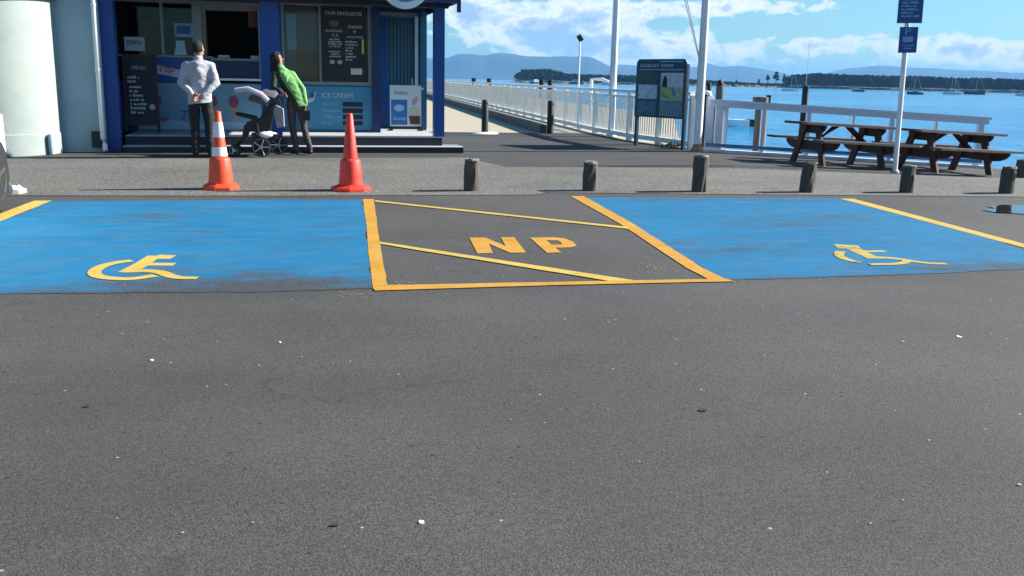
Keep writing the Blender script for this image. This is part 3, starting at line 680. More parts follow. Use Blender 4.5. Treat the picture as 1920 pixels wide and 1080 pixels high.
# ------------------------------------------------------------------ bollards on the footpath
def make_post(h_, r_, seg, m, mt):
    t = thing('bollard', 'x', 'bollard')
    MB().lathe([(r_ * 1.02, -.05), (r_, h_ * .5), (r_ * 1.0, h_ * .75), (r_ * .97, h_ - .02)], seg).jit(.009).build('post', m, t)
    MB().lathe([(r_ * .97, h_ - .02), (r_ * .9, h_)], seg).jit(.008).build('top', mt, t)
    return t
grp = 'low timber bollards along the footpath'
for i, (x, y, h_, rx, ry, lab) in enumerate(((1.26, 11.17, .37, 0, 0, 'short timber bollard nearest the kiosk step, first of the row'), (2.70, 11.2, .345, 0, 0, 'short chipped timber bollard above the top right corner of the NP box'),
        (4.06, 11.13, .44, 0, 0, 'tallest timber bollard, behind the right blue bay'), (5.44, 11.1, .37, 0, 4, 'leaning timber bollard in front of the left picnic table'), (6.79, 11.1, .335, 0, 0, 'timber bollard beside the foot of the blue parking sign pole'),
        (8.12, 11.03, .335, 0, 2, 'timber bollard just above the puddle'), (10.37, 13.78, .30, 0, 0, 'timber bollard farthest right, cut by the photo edge'))):
    t = make_post(h_, .088 if i != 2 else .092, 14, M_TIMB, M_TIMBL); t.location = (x, y, gz(x, y) + .01); t.rotation_euler = (R(rx), R(ry), random.uniform(0, .6)); tag(t, lab, group=grp)
for x, y, lab, base in ((2.925, 23.2, 'dark slim post on a white base at the pier entrance', 1), (4.60, 23.5, 'dark slim post beside the pier kerb', 0)):
    t = thing('bollard', lab, 'bollard', (x, y, 0), 0, 'dark posts across the pier entrance')
    MB().lathe([(.085, -.02), (.078, .78), (.06, .81)], 12).build('post', M_BOLL, t, smooth=True); MB().lathe([(.082, .70), (.082, .74)], 12).build('band', M_BLACK, t)
    if base: MB().lathe([(.34, .002), (.30, .03), (.09, .04)], 20).build('base', M_WHITE, t, smooth=True)

# ------------------------------------------------------------------ traffic cones
def make_cone(x, y, rz, m, label, bands, skirt):
    t = thing('traffic_cone', label, 'cone', (x, y, .008), rz, 'traffic cones on the footpath')
    MB().lathe([(skirt, 0), (skirt, .028), (skirt * .93, .04), (.15, .065), (.135, .075)], 8).bevel(.008, 1).build('base', m, t)
    MB().lathe([(.137, .07), (.130, .16), (.116, .335), (.108, .352), (.086, .365), (.034, .865), (.026, .875), (.012, .877)], 36).build('body', m, t, smooth=True)
    for a, c in bands:
        ra = lambda z_: .086 + (.034 - .086) * (z_ - .365) / .50 + .0025
        MB().lathe([(ra(a) - .002, a - .001), (ra(a), a), (ra(c), c), (ra(c) - .002, c + .001)], 36, cap=False).build('reflective_band', M_REFL, t, smooth=True)
    return t
make_cone(-1.62, 11.27, .2, M_ORANGE, 'orange traffic cone with two white reflective bands', [(.375, .475), (.585, .755)], .215)
make_cone(-.15, 11.17, .35, M_CONER, 'plain red orange traffic cone without bands', [], .23)
t = thing('paper_scrap', 'crumpled white paper scrap on the footpath by the car wheel', 'litter', (-3.68, 10.85, .008))
mb = MB(); mb.lathe([(.09, 0), (.085, .04), (.03, .07)], 9).jit(.016); mb.build('sheet', M_PAPER, t)
# ------------------------------------------------------------------ info board, flagpoles, sign
A0, A1 = Vector((5.66, 19.5, 0)), Vector((6.28, 18.3, 0)); dv = A1 - A0; L_ = dv.length; ang = math.atan2(dv.y, dv.x)
t = thing('info_board', 'navy information board with map and harbour photos on two posts', 'sign', (A0 + A1) / 2, ang)
hw = L_ / 2
for s_ in (-1, 1): MB().box(s_ * hw - .035, s_ * hw + .035, -.03, .03, 0, 1.66).bevel(.006, 1).build('post', M_BOARD, t)
mb = MB(); pr = [(-hw - .03, .60), (hw + .03, .60), (hw + .03, 1.66)] + [(hw + .03 - .1 + .1 * math.cos(a), 1.66 + .1 * math.sin(a)) for a in (.4, .8, 1.2, 1.57)] + [(-hw - .03 + .1 - .1 * math.cos(a), 1.66 + .1 * math.sin(a)) for a in (1.57, 1.2, .8, .4)] + [(-hw - .03, 1.66)]
mb.prism(pr, -.05, -.031); mb.build('panel', M_BOARD, t)
text_part('SALISBURY', (-hw + .08, -.05, 1.60, 1.66), M_TXT, t, -.052, 'title'); text_part('WHARF', (.0, .35, 1.60, 1.66), M_TXT, t, -.052, 'title')
MB().box(-hw + .06, hw - .06, -.056, -.051, 1.54, 1.562).box(-.04, hw - .06, -.056, -.051, 1.70, 1.725).build('rule', M_SIGNL, t)
MB().box(-hw + .05, -.08, -.055, -.051, 1.25, 1.49).build('photo', M_PHOTO, t); MB().box(-hw + .05, -.08, -.055, -.051, .97, 1.25).build('photo', M_PHOTOS, t); MB().box(-hw + .05, -.08, -.055, -.051, .64, .92).build('photo', M_PHOTOL, t)
MB().box(.02, hw - .04, -.055, -.051, 1.22, 1.49).build('photo', M_PRINTG, t); MB().box(.02, hw - .04, -.055, -.051, .95, 1.22).build('map', mat('map_water', (.28, .38, .40), .5, .3, 6), t); MB().box(.02, hw - .04, -.055, -.051, .64, .95).build('text_panel', mat('print_teal', (.13, .21, .24), .5, .35, 9, stretch=(1, 1, 6)), t)
MB().prism([(.03, 1.20), (.22, 1.19), (.33, 1.12), (.4, 1.02), (.5, .97), (.52, 1.08), (.45, 1.19), (.56, 1.2), (.58, .98), (.42, .96), (.28, 1.0), (.12, 1.08), (.03, 1.1)], -.059, -.056).build('map_land', M_YELMAP, t)
MB().prism([(.30, 1.20), (.40, 1.19), (.46, 1.10), (.44, 1.03), (.36, 1.06), (.34, 1.14)], -.062, -.0595).build('map_bay', mat('map_blue', (.08, .22, .36), .5), t); MB().prism([(.05, 1.11), (.26, 1.09), (.40, 1.0), (.3, .97), (.14, 1.0), (.05, 1.05)], -.0585, -.056).build('map_park', M_GREENMAP, t)
MB().prism([(.06, 1.21), (.20, 1.21), (.19, 1.38), (.13, 1.45), (.08, 1.36)], -.059, -.056).build('silhouette', M_DARKP, t)

def flagpole(x, y, label, rust):
    t = thing('flagpole', label, 'pole', (x, y, gz(x, y)), 0, 'white flagpoles by the pier')
    MB().lathe([(.082, .0), (.078, 1.2), (.062, 4.5), (.045, 8.4)], 16).build('shaft', M_WHITE, t, smooth=True); MB().lathe([(.06, 8.4), (.08, 8.44), (.06, 8.5), (.01, 8.53)], 12).build('truck', M_STEEL, t, smooth=True)
    if rust: MB().lathe([(.14, .0), (.13, .03), (.09, .11), (.084, .15)], 16).build('base', M_RUST, t, smooth=True)
    else: MB().lathe([(.13, .0), (.12, .05), (.086, .08)], 16).build('base', M_WHITE, t, smooth=True)
    MB().tube([(-.09, -.02, 1.1), (-.07, -.01, 8.35)], .006, 5).build('halyard', M_STEEL, t)
    MB().box(-.10, -.07, -.03, .01, 1.0, 1.14).build('cleat', M_STEEL, t)
    return t
flagpole(6.42, 17.86, 'white flagpole with a rusty base beside the information board', 1); flagpole(5.93, 22.6, 'white flagpole standing at the pier railing', 0)
t = thing('stay_wires', 'two thin grey wires slanting down behind the information board', 'wire', (6.62, 18.06, 1.0))
for dx in (0, .16): MB().tube([(.04, .02, .03), (-.65 + dx, 4.5, 7.2)], .009, 5).build('wire', M_STEEL, t)
t = thing('vent_pipe', 'short white pipe with a hooked top behind the rusty flagpole', 'pipe', (6.60, 18.36, gz(6.6, 18.2)))
mb = MB().tube([(0, 0, 0), (0, 0, 1.0), (.03, 0, 1.10), (.10, 0, 1.14), (.19, 0, 1.12), (.21, 0, 1.04)], .045, 10); mb.build('pipe', M_WHITE, t, smooth=True)
MB().lathe([(.08, 0), (.08, .02)], 12).build('flange', M_WHITE, t)

sx0, sy0 = 8.99, 15.12
t = thing('parking_sign', 'two blue parking signs on a thin white pole by the picnic tables', 'sign', (sx0, sy0, gz(sx0, sy0)), R(-9)); t.rotation_euler = (0, R(-1.2), R(-9))
MB().lathe([(.042, -.02), (.042, 3.45)], 14).build('pole', M_WHITE, t, smooth=True); MB().lathe([(.075, 0), (.07, .04), (.045, .06)], 14).build('pole_base', mat('galvanised', (.4, .4, .38), .6, .2, 9), t)
a_ = MB().box(-.195, .215, -.06, -.045, 2.475, 3.2).bevel(.01, 2).build('upper_plate', M_SIGNB, t); c_ = MB().box(-.135, .165, -.06, -.045, 2.0, 2.415).bevel(.01, 2).build('lower_plate', M_SIGNB, t)
scribble(t, (-.14, .16, 2.56, 2.88), 6, M_SIGNL, -.062, fill=(.7, 1)); scribble(t, (-.07, .11, 2.05, 2.14), 2, M_SIGNL, -.062, fill=(.7, 1), centre=True)
text_part('P', (-.05, .05, 2.29, 2.395), M_SIGNL, t, -.064, 'symbol'); MB().box(-.08, .09, -.064, -.061, 2.17, 2.26).build('symbol', M_SIGNL, t)
MB().box(-.05, .07, -.045, .045, 2.13, 2.17).box(-.05, .07, -.045, .045, 2.7, 2.74).build('clamp', M_STEEL, t)

# weeds at the info board
t = thing('weeds', 'small green weeds growing under the information board', 'plant', (6.12, 18.75, 0))
mb = MB()
for i in range(90):
    x, y = random.gauss(0, .15), random.gauss(0, .12); a = random.uniform(0, 6.28); l = random.uniform(.04, .11); w = .018
    d = Vector((math.cos(a), math.sin(a), 0)); n = Vector((-d.y, d.x, 0)); b0 = Vector((x, y, random.uniform(0, .05)))
    mb.quad(b0 - n * w * .3, b0 + d * l * .5 - n * w + Vector((0, 0, l * .6)), b0 + d * l + Vector((0, 0, l * .7)), b0 + d * l * .5 + n * w + Vector((0, 0, l * .6)))
mb.build('leaves', M_LEAF, t)

# ------------------------------------------------------------------ pier railing
t = thing('railing', 'long white pier railing with close balusters', 'railing', (0, 0, 0))
path = [Vector((6.52, 18.55, 0)), Vector((5.98, 21.2, 0)), Vector((5.84, 23.9, 0)), Vector((5.84, 150, 0))]
def rail_run(P0, P1, step):
    n = max(1, round((P1 - P0).length / step)); return [P0.lerp(P1, i / n) for i in range(n + 1)]
stn = rail_run(path[0], path[1], 1.35) + rail_run(path[1], path[2], 1.35)[1:] + rail_run(path[2], path[3], 1.8)[1:]
pm = MB().box(-.055, .055, -.055, .055, -.05, 1.06).bevel(.008, 1).build('post', M_RAILW, t, loc=stn[0])
for s_ in stn[1:]:
    c_ = pm.copy(); COL.objects.link(c_); c_.parent = t; c_.location = s_
for a, c in zip(path, path[1:]):
    d = (c - a).normalized(); n = Vector((-d.y, d.x, 0))
    for nm, w, z0, z1 in (('top_rail', .075, 1.062, 1.13), ('middle_rail', .02, .95, 1.0), ('bottom_rail', .045, .06, .16)):
        mb = MB(); MM = Matrix.Translation(a) @ Matrix(((d.x, n.x, 0, 0), (d.y, n.y, 0, 0), (0, 0, 1, 0), (0, 0, 0, 1)))
        mb.box(0 if a is path[0] else .002, (c - a).length, -w, w, z0, z1, MM); mb.build(nm, M_RAILW, t)
mb = MB()
for a, c in zip(stn, stn[1:]):
    d = (c - a); n_ = 13
    for j in range(1, n_):
        p_ = a + d * j / n_; w = .009
        for dx, dy in ((w, 0), ): mb.box(p_.x - w, p_.x + w, p_.y - w, p_.y + w, .16, .95)
o = mb.build('balusters', M_MESHG, t); o['kind'] = 'stuff'
t = thing('handrail_gate', 'white steel handrail frame rising behind the pier railing', 'railing', (6.35, 24.2, 0))
MB().tube([(0, 0, -1), (0, 0, 1.25), (0, 1.1, 1.35), (0, 2.4, 1.35), (0, 2.4, -1)], .045, 8).build('hoop', M_RAILW, t, smooth=True); MB().tube([(0, 0, .7), (0, 2.4, .75)], .03, 8).build('crossbar', M_RAILW, t)

# pier light
t = thing('lamp_post', 'slender lamp post with a small dark floodlight on the pier', 'lamp', (6.05, 26.9, 0))
MB().lathe([(.07, 0), (.05, .4), (.024, .8), (.022, 2.38)], 12).build('pole', M_RAILW, t, smooth=True); MB().box(-.10, .08, -.05, .05, -.06, .06).bevel(.015, 1).build('lamp_head', M_BLACK, t, loc=(0, 0, 2.46), rot=(0, R(55), 0))

# ------------------------------------------------------------------ waterside fence
FA, FB = Vector((6.64, 18.06, 0)), Vector((12.35, 17.65, 0)); FA.z = gz(FA.x, FA.y); FB.z = gz(FB.x, FB.y)
t = thing('fence', 'low white waterside fence with a deep top board behind the picnic tables', 'fence', FA); fd = FB - FA; fl = fd.length
def fp(s_): return fd * s_
MX = fd.normalized(); NY = Vector((0, 0, 1)).cross(MX).normalized(); UZ = MX.cross(NY)
MM = Matrix(((MX.x, NY.x, UZ.x, 0), (MX.y, NY.y, UZ.y, 0), (MX.z, NY.z, UZ.z, 0), (0, 0, 0, 1)))
MB().box(0, fl, -.055, -.02, .875, .975, MM).bevel(.006, 1).build('top_board', M_RAILL, t); MB().box(-.01, fl + .03, -.09, .06, .977, 1.02, MM).bevel(.006, 1).build('cap_rail', M_RAILL, t)
MB().box(0, fl, -.04, .0, .10, .17, MM).build('bottom_rail', mat('fence_blue_grey', (.10, .17, .30), .5, .1, 3), t); MB().box(-.1, fl + .1, -.10, .16, -.03, .055, MM).build('kerb', mat('white_kerb', (.62, .62, .6), .8, .1, 3), t)
for s_, w, z1 in ((.012, .07, 1.06), (.045, .07, .975), (.20, .035, .975), (.36, .04, .975), (.52, .018, .875), (.66, .04, .975), (.82, .018, .875), (.985, .06, .975)):
    p_ = MM @ Vector((s_ * fl, 0, 0)); MB().box(-w, w, -.018, .05, 0, z1).build('post', M_RAILL if w > .03 else M_STEEL, t, loc=p_)
MB().box(-.09, .09, -.02, .06, 0, .98).build('corner_panel', M_RAILL, t, loc=MM @ Vector((.36, .06, 0)))

# ------------------------------------------------------------------ picnic tables
def picnic(cx, cy, rz, label):
    z_ = gz(cx, cy); t = thing('picnic_table', label, 'table', (cx, cy, z_), rz, 'picnic tables by the waterside fence')
    ex = Vector((math.cos(rz), math.sin(rz), 0)); sl_ = (gz(cx + ex.x, cy + ex.y) - gz(cx - ex.x, cy - ex.y)) / 2
    t.rotation_euler = (0, -math.atan(sl_), rz)
    L2 = .98
    for i in range(5):
        y_ = -.36 + i * .146; MB().box(-L2, L2, y_, y_ + .138, .70, .742).bevel(.006, 1).build('top_plank', M_TOPB if i == 0 else M_TABLE, t)
    for s_ in (-1, 1):
        for j in range(2):
            y_ = s_ * (.61 + j * .145) - (.0 if s_ > 0 else .14); MB().box(-L2, L2, y_, y_ + .138, .42, .46).bevel(.006, 1).build('bench_plank', M_TOPB if s_ < 0 else M_TABLE, t)
    for x in (-.62, .62):
        for s_ in (-1, 1):
            MB().prism([(s_ * .12, .69), (s_ * .27, .69), (s_ * .54, 0), (s_ * .39, 0)], x - .045, x + .0, axis='x').build('leg', M_TABLE, t)
        MB().prism([(-.80, .418), (.80, .418), (.79, .37), (.72, .31), (.6, .265), (.45, .25), (-.45, .25), (-.6, .265), (-.72, .31), (-.79, .37)], x + .001, x + .046, axis='x').build('bench_bearer', M_TABLE, t)
        MB().prism([(-.37, .698), (.37, .698), (.36, .65), (.29, .585), (.2, .55), (-.2, .55), (-.29, .585), (-.36, .65)], x + .002, x + .045, axis='x').build('top_bearer', M_TABLE, t)
        sg = 1 if x < 0 else -1
        mb = MB(); mb.prism([(x + sg * .06, .34), (x + sg * .06, .42), (sg * -.08, .69), (sg * -.19, .69)], -.045, .045); mb.build('brace', M_TABLE, t)
    return t
def cs(s_, d_): return Vector((s_ * CY + d_ * SY, -s_ * SY + d_ * CY))
for s_, d_, th, lab in ((5.90, 17.45, 17, 'dark timber picnic table on the left, with the diagonal brace showing'), (7.93, 17.6, 19, 'dark timber picnic table on the right, behind the parking sign pole')):
    c_ = cs(s_, d_); picnic(c_.x, c_.y, R(th) - YAW, lab)

# ------------------------------------------------------------------ piles and small boat
def pile(x, y, z1, r_, m, label, notch=False, grp_='timber piles standing in the water'):
    t = thing('pile', label, 'pile', (x, y, 0), 0, grp_)
    MB().lathe([(r_ * 1.08, -4), (r_, 0), (r_ * .97, z1)], 12).jit(.008).build('shaft', m, t, smooth=True)
    MB().lathe([(r_ * .99, z1 - .12), (r_ * 1.02, z1 + .01), (r_ * .9, z1 + .02)], 12).build('top', M_DARKP if m is M_DARKP else M_KERB, t)
    return t
t = pile(8.15, 18.95, 1.03, .125, M_PILE, 'thick timber pile rising close behind the fence'); MB().box(-.16, .16, -.05, .12, .86, 1.05).bevel(.01, 1).build('cap', M_KERB, t); MB().box(.10, .17, -.04, .04, 1.05, 1.09).build('bolt', M_DARKP, t)
t = pile(11.5, 24, 1.27, .085, M_DARKP, 'slim black pile beyond the fence with a thin rod on top'); MB().tube([(0, 0, 1.27), (.0, 0, 2.4)], .006, 5).build('rod', M_STEEL, t)
pile(7.28, 19.25, .93, .05, M_PILE, 'thin weathered pile behind the fence near the flagpole')
pile(9.55, 26, 1.30, .10, M_DARKP, 'left dark pile of the pair by the hooked white pipe'); t = pile(9.98, 26.2, 1.22, .11, M_PILE, 'pile with a black bird-like cap right of the hooked pipe')
MB().lathe([(.03, 1.15), (.09, 1.18), (.10, 1.30), (.06, 1.38), (.02, 1.42)], 12).build('cap', M_DARKP, t, smooth=True)
for az_, d_, lab in ((6.5, 120, 'first dark post top over the far pier railing'), (7.4, 120, 'second dark post top over the far pier railing'), (10.5, 110, 'dark post top beyond the railing below the headland'), (11.0, 112, 'lower dark post top beyond the railing below the headland')):
    pile(math.sin(R(az_)) * d_, math.cos(R(az_)) * d_, 1.35, .3, M_DARKP, lab, grp_='distant mooring posts')

def boat(x, y, rz, L, label, hull, mast=0, cabin=True, boom=False, cat='boat', engine=False, grp_='boats moored in the harbour'):
    t = thing('boat', label, cat, (x, y, -1.9), rz, grp_)
    mb = MB(); rings = []
    for f, w, zk in ((0, .13, .12), (.25, .17, .0), (.55, .16, 0), (.82, .09, .02), (1.0, .005, .12)):
        xx = (f - .5) * L; sh = L * (.13 + .06 * f * f)
        rings.append([mb.b.verts.new((xx, yy_, zz)) for yy_, zz in ((-w * L, sh), (-w * L * .85, zk * .2 * L - .04 * L), (0, -.07 * L), (w * L * .85, zk * .2 * L - .04 * L), (w * L, sh))])
    for u, v in zip(rings, rings[1:]):
        for j in range(4): mb.b.faces.new((u[j], u[j + 1], v[j + 1], v[j]))
        mb.b.faces.new((u[4], u[0], v[0], v[4]))
    mb.b.faces.new(rings[0]); mb.build('hull', hull, t)
    if cabin:
        MB().prism([(-.24 * L, .1 * L), (.22 * L, .1 * L), (.12 * L, .29 * L), (-.2 * L, .30 * L)], -.1 * L, .1 * L).bevel(.02 * L, 1).build('cabin', M_HULLW, t)
        MB().box(-.15 * L, .1 * L, -.103 * L, .103 * L, .19 * L, .25 * L).build('cabin_window', M_CARG, t)
    if mast:
        MB().tube([(.06 * L, 0, .1 * L), (.06 * L, 0, mast)], .06, 6).build('mast', M_STEEL, t)
        if boom: MB().tube([(.06 * L, 0, .22 * L), (-.4 * L, 0, .20 * L)], [.05, .26], 6).build('boom', M_SAIL, t)
        MB().tube([(.5 * L, 0, .13 * L), (.06 * L, 0, mast)], .02, 4).tube([(-.48 * L, 0, .1 * L), (.06 * L, 0, mast)], .02, 4).build('stay', M_STEEL, t)
    if engine:
        MB().box(-.62 * L, -.48 * L, -.07 * L, .07 * L, -.04 * L, .14 * L).bevel(.02 * L, 2).build('outboard', M_BLACK, t)
    return t
boat(309.7, 572.6, R(-20), 7.5, 'small low motor boat left of the sign pole, far out', M_HULLD, 0)
boat(267.5, 439.4, R(160), 7.5, 'motor launch with tall cabin just right of the sign pole', M_HULLD, 11)
boat(322.7, 493.4, R(150), 9.5, 'white yacht with bare mast right of the launch', M_HULLW, 12, boom=True)
boat(357, 524, R(-25), 11.5, 'dark hulled yacht with tan sail cover', M_HULLD, 14, cabin=False, boom=True)
boat(346.1, 466, R(155), 8, 'pale motor boat at the right edge of the photo', M_HULLW, 0)
boat(233, 505.4, R(-25), 9, 'slim pale boat beside the black pile', M_HULLW, 13, cabin=False)
boat(420, 640, R(40), 8, 'tiny far yacht above the dark hulled yacht', M_HULLW, 12)
boat(27.3, 70.7, R(178), 4.0, 'white dinghy with a black outboard seen through the fence', M_HULLW, 0, cabin=False, engine=True)
boat(150.6, 840, R(30), 12, 'far launch beyond the railing at the foot of the headland', M_HULLD, 0)
boat(200, 900, R(-10), 14, 'far dark boat beside the lamp post', M_HULLD, 0); boat(225, 870, R(170), 16, 'far white boat beside the tall flagpole', M_HULLW, 0)

# ------------------------------------------------------------------ far shore
def pol(a, d): return math.sin(R(a)) * d, math.cos(R(a)) * d
def interp(tab, a):
    for (a0, e0), (a1, e1) in zip(tab, tab[1:]):
        if a0 <= a <= a1: return e0 + (e1 - e0) * (a - a0) / (a1 - a0)
    return tab[0][1] if a < tab[0][0] else tab[-1][1]
D = 1300
prof = [(9.2, .50), (9.45, .69), (10.93, .71), (11.56, .57), (11.87, .49), (13.13, .45), (15.92, .46), (19.31, .30), (21.43, .21), (22.8, .16), (24.7, .17)]
prof2 = [(24.6, .45), (24.9, .68), (26.36, .78), (28.06, .71), (30.81, .69), (32.02, .71), (33.21, .62), (34.49, .67), (36.51, .62), (48, .7)]
icos = []
for s_ in range(4):
    bm_ = bmesh.new(); bmesh.ops.create_icosphere(bm_, subdivisions=1, radius=1); 
    for v in bm_.verts: v.co *= random.uniform(.75, 1.2)
    icos.append(([v.co.copy() for v in bm_.verts], [[v.index for v in f.verts] for f in bm_.faces])); bm_.free()
def wood(name, tab, label, step, dmin, dmax, m=M_PINE):
    V_, F_ = [], []
    a = tab[0][0]
    while a < tab[-1][0]:
        for row in range(4):
            aa = a + random.uniform(-step, step); d_ = dmin + (dmax - dmin) * row / 3 + random.uniform(-25, 25); H_ = math.tan(R(interp(tab, aa))) * d_ * random.uniform(.82, 1.03) + 1.3
            x, y = pol(aa, d_)
            for zf, rf in ((.86, .16), (.62, .26), (.36, .24)):
                vs, fs = random.choice(icos); o0 = len(V_); r_ = H_ * rf * random.uniform(.8, 1.25)
                ox, oy = random.uniform(-4, 4), random.uniform(-4, 4)
                V_ += [(x + ox + v.x * r_ * 1.15, y + oy + v.y * r_ * 1.15, -1.5 + H_ * zf + v.z * r_ * .8) for v in vs]; F_ += [[i + o0 for i in f] for f in fs]
        a += step
    me = bpy.data.meshes.new(name); me.from_pydata(V_, [], F_); me.materials.append(m); me.shade_smooth(); o = link(name, me); tag(o, label, kind='stuff')
wood('headland_trees', prof, 'dark wooded headland across the water, left of the information board', .075, D - 60, D + 150)
wood('far_wood', prof2, 'long band of dark pine wood along the far shore on the right', .075, D - 60, D + 150)
mb = MB(); prev = None
for i in range(100):
    a = 8.9 + i * .42; x0, y0 = pol(a, D - 85 + random.uniform(-8, 8)); x1, y1 = pol(a, D + 500)
    cur = [mb.b.verts.new((x0, y0, -2.2)), mb.b.verts.new((*pol(a, D - 75), random.uniform(-.6, .6))), mb.b.verts.new((*pol(a, D + 250), 2 + (0 if 22.9 < a < 24.4 else 2))), mb.b.verts.new((x1, y1, -2.5))]
    if prev:
        for j in range(3): mb.b.faces.new((prev[j], cur[j], cur[j + 1], prev[j + 1]))
    prev = cur
tag(mb.build('far_shore', M_SHORE), 'low far shore under the pine woods', kind='structure')
def pine(a, h_, label):
    x, y = pol(a, D - 40); t = thing('pine_tree', label, 'tree', (x, y, 0), 0, 'lone pines at the tip of the far wood')
    MB().tube([(0, 0, -1), (0, 0, h_ * .5), (.6, 0, h_ * .92)], [.7, .5, .2], 6).build('trunk', M_BARK, t)
    V_, F_ = [], []
    for i in range(16):
        vs, fs = random.choice(icos); o0 = len(V_); zf = random.uniform(.42, .98); rr = h_ * (.05 + .13 * (1 - abs(zf - .65) * 1.5)) ; aa = random.uniform(0, 6.28); r2 = h_ * .13 * (1.15 - zf)
        V_ += [(math.cos(aa) * r2 * 1.6 + v.x * rr, math.sin(aa) * r2 + v.y * rr, zf * h_ + v.z * rr * .55) for v in vs]; F_ += [[j + o0 for j in f] for f in fs]
    me = bpy.data.meshes.new('crown'); me.from_pydata(V_, [], F_); me.materials.append(M_PINE); link('crown', me, t)
for a, h_, lab in ((23.0, 8, 'small lone pine leftmost on the far spit'), (23.5, 13, 'thin lone pine second from left on the far spit'), (23.95, 17, 'tallest lone pine on the far spit'), (24.4, 14, 'bushy lone pine touching the far wood'), (21.75, 7, 'small round tree standing apart on the low spit')): pine(a, h_, lab)

# mountains, three overlapping ranges
def range_(name, tab, d_, label, seed):
    random.seed(seed); mb = MB(); rows = []; a = tab[0][0]
    fine = [0] * 400
    st = .12; n = int((tab[-1][0] - tab[0][0]) / st)
    off = [sum(random.uniform(-1, 1) * .5 ** o for o in range(1)) for _ in range(n + 1)]
    for i in range(n + 1):
        a = tab[0][0] + i * st; e = interp(tab, a) + .012 * off[i] + .03 * math.sin(i * .31 + seed) * .5; h_ = math.tan(R(max(e, .02))) * d_
        col_ = []
        for f, hf in ((-.10, -.02), (-.06, .3 + .05 * math.sin(i * .13)), (-.03, .68 + .06 * math.sin(i * .17 + 2)), (0, 1), (.04, .6), (.12, -.02)):
            x, y = pol(a, d_ * (1 + f)); col_.append(mb.b.verts.new((x, y, h_ * hf - 2.5)))
        rows.append(col_)
    for u, v in zip(rows, rows[1:]):
        for j in range(5): mb.b.faces.new((u[j], v[j], v[j + 1], u[j + 1]))
    tag(mb.build(name, M_MOUNT, smooth=True), label, kind='structure')
range_('mountains', [(-30, .9), (-12, 1.3), (0, 1.0), (4.82, 1.17), (5.59, 1.4), (6.37, 1.44), (7.0, 1.37), (7.78, 1.5), (8.72, 1.49), (9.5, 1.39), (10.91, 1.35), (11.84, 1.43), (13.25, 1.4), (13.65, 1.28), (14.41, .93), (15.3, .8), (17, .5), (19, .1)], 8200, 'hazy blue mountain range behind the pier', 3)
range_('mountains', [(13.6, .6), (14.6, .95), (15.59, 1.0), (17.5, .8), (19.57, .94), (20.01, 1.18), (20.77, .99), (21.67, 1.03), (22.86, .93), (23.46, .85), (24.6, .6), (26, .2)], 10500, 'pale blue hills behind the information board and flagpole', 5)
range_('mountains', [(25, .4), (27.76, .98), (29.13, 1.17), (30.77, 1.1), (33.43, 1.0), (36.48, .89), (44, .8), (52, .3)], 11200, 'faint blue hills above the far pine wood', 8)
random.seed(11)

# ------------------------------------------------------------------ haze
mb = MB(); mb.box(-9000, 12000, -300, 14000, -6, 245)
hz_ = mb.build('haze', None or bpy.data.materials.new('haze_air')); tag(hz_, 'pale sea haze', kind='stuff')
hm = bpy.data.materials['haze_air']; hm.use_nodes = True; hm.node_tree.nodes.clear()
vo = hm.node_tree.nodes.new('ShaderNodeVolumePrincipled'); vo.inputs['Density'].default_value = .000085; vo.inputs['Color'].default_value = (.20, .53, 1.0, 1); vo.inputs['Anisotropy'].default_value = .0
ho = hm.node_tree.nodes.new('ShaderNodeOutputMaterial'); hm.node_tree.links.new(vo.outputs[0], ho.inputs['Volume'])

# ------------------------------------------------------------------ people
def skin_mesh(nodes, edges, root, sub=2, vox=0):
    names = list(nodes); me = bpy.data.meshes.new('skin_tmp'); me.from_pydata([nodes[n][0] for n in names], [(names.index(a), names.index(c)) for a, c in edges], [])
    o = bpy.data.objects.new('skin_tmp', me); COL.objects.link(o)
    md = o.modifiers.new('s', 'SKIN'); md.use_smooth_shade = True; md.branch_smoothing = .3
    for i, n in enumerate(names):
        r_ = nodes[n][1]; sv = me.skin_vertices[0].data[i]; sv.radius = r_ if isinstance(r_, tuple) else (r_, r_); sv.use_root = (n == root)
    sb = o.modifiers.new('u', 'SUBSURF'); sb.levels = sub; sb.render_levels = sub
    if vox:
        rm = o.modifiers.new('r', 'REMESH'); rm.mode = 'VOXEL'; rm.voxel_size = vox; rm.use_smooth_shade = True
        sm = o.modifiers.new('m', 'SMOOTH'); sm.iterations = 5; sm.factor = .5
    out = bpy.data.meshes.new_from_object(o.evaluated_get(bpy.context.evaluated_depsgraph_get()))
    bpy.data.objects.remove(o); bpy.data.meshes.remove(me)
    return out
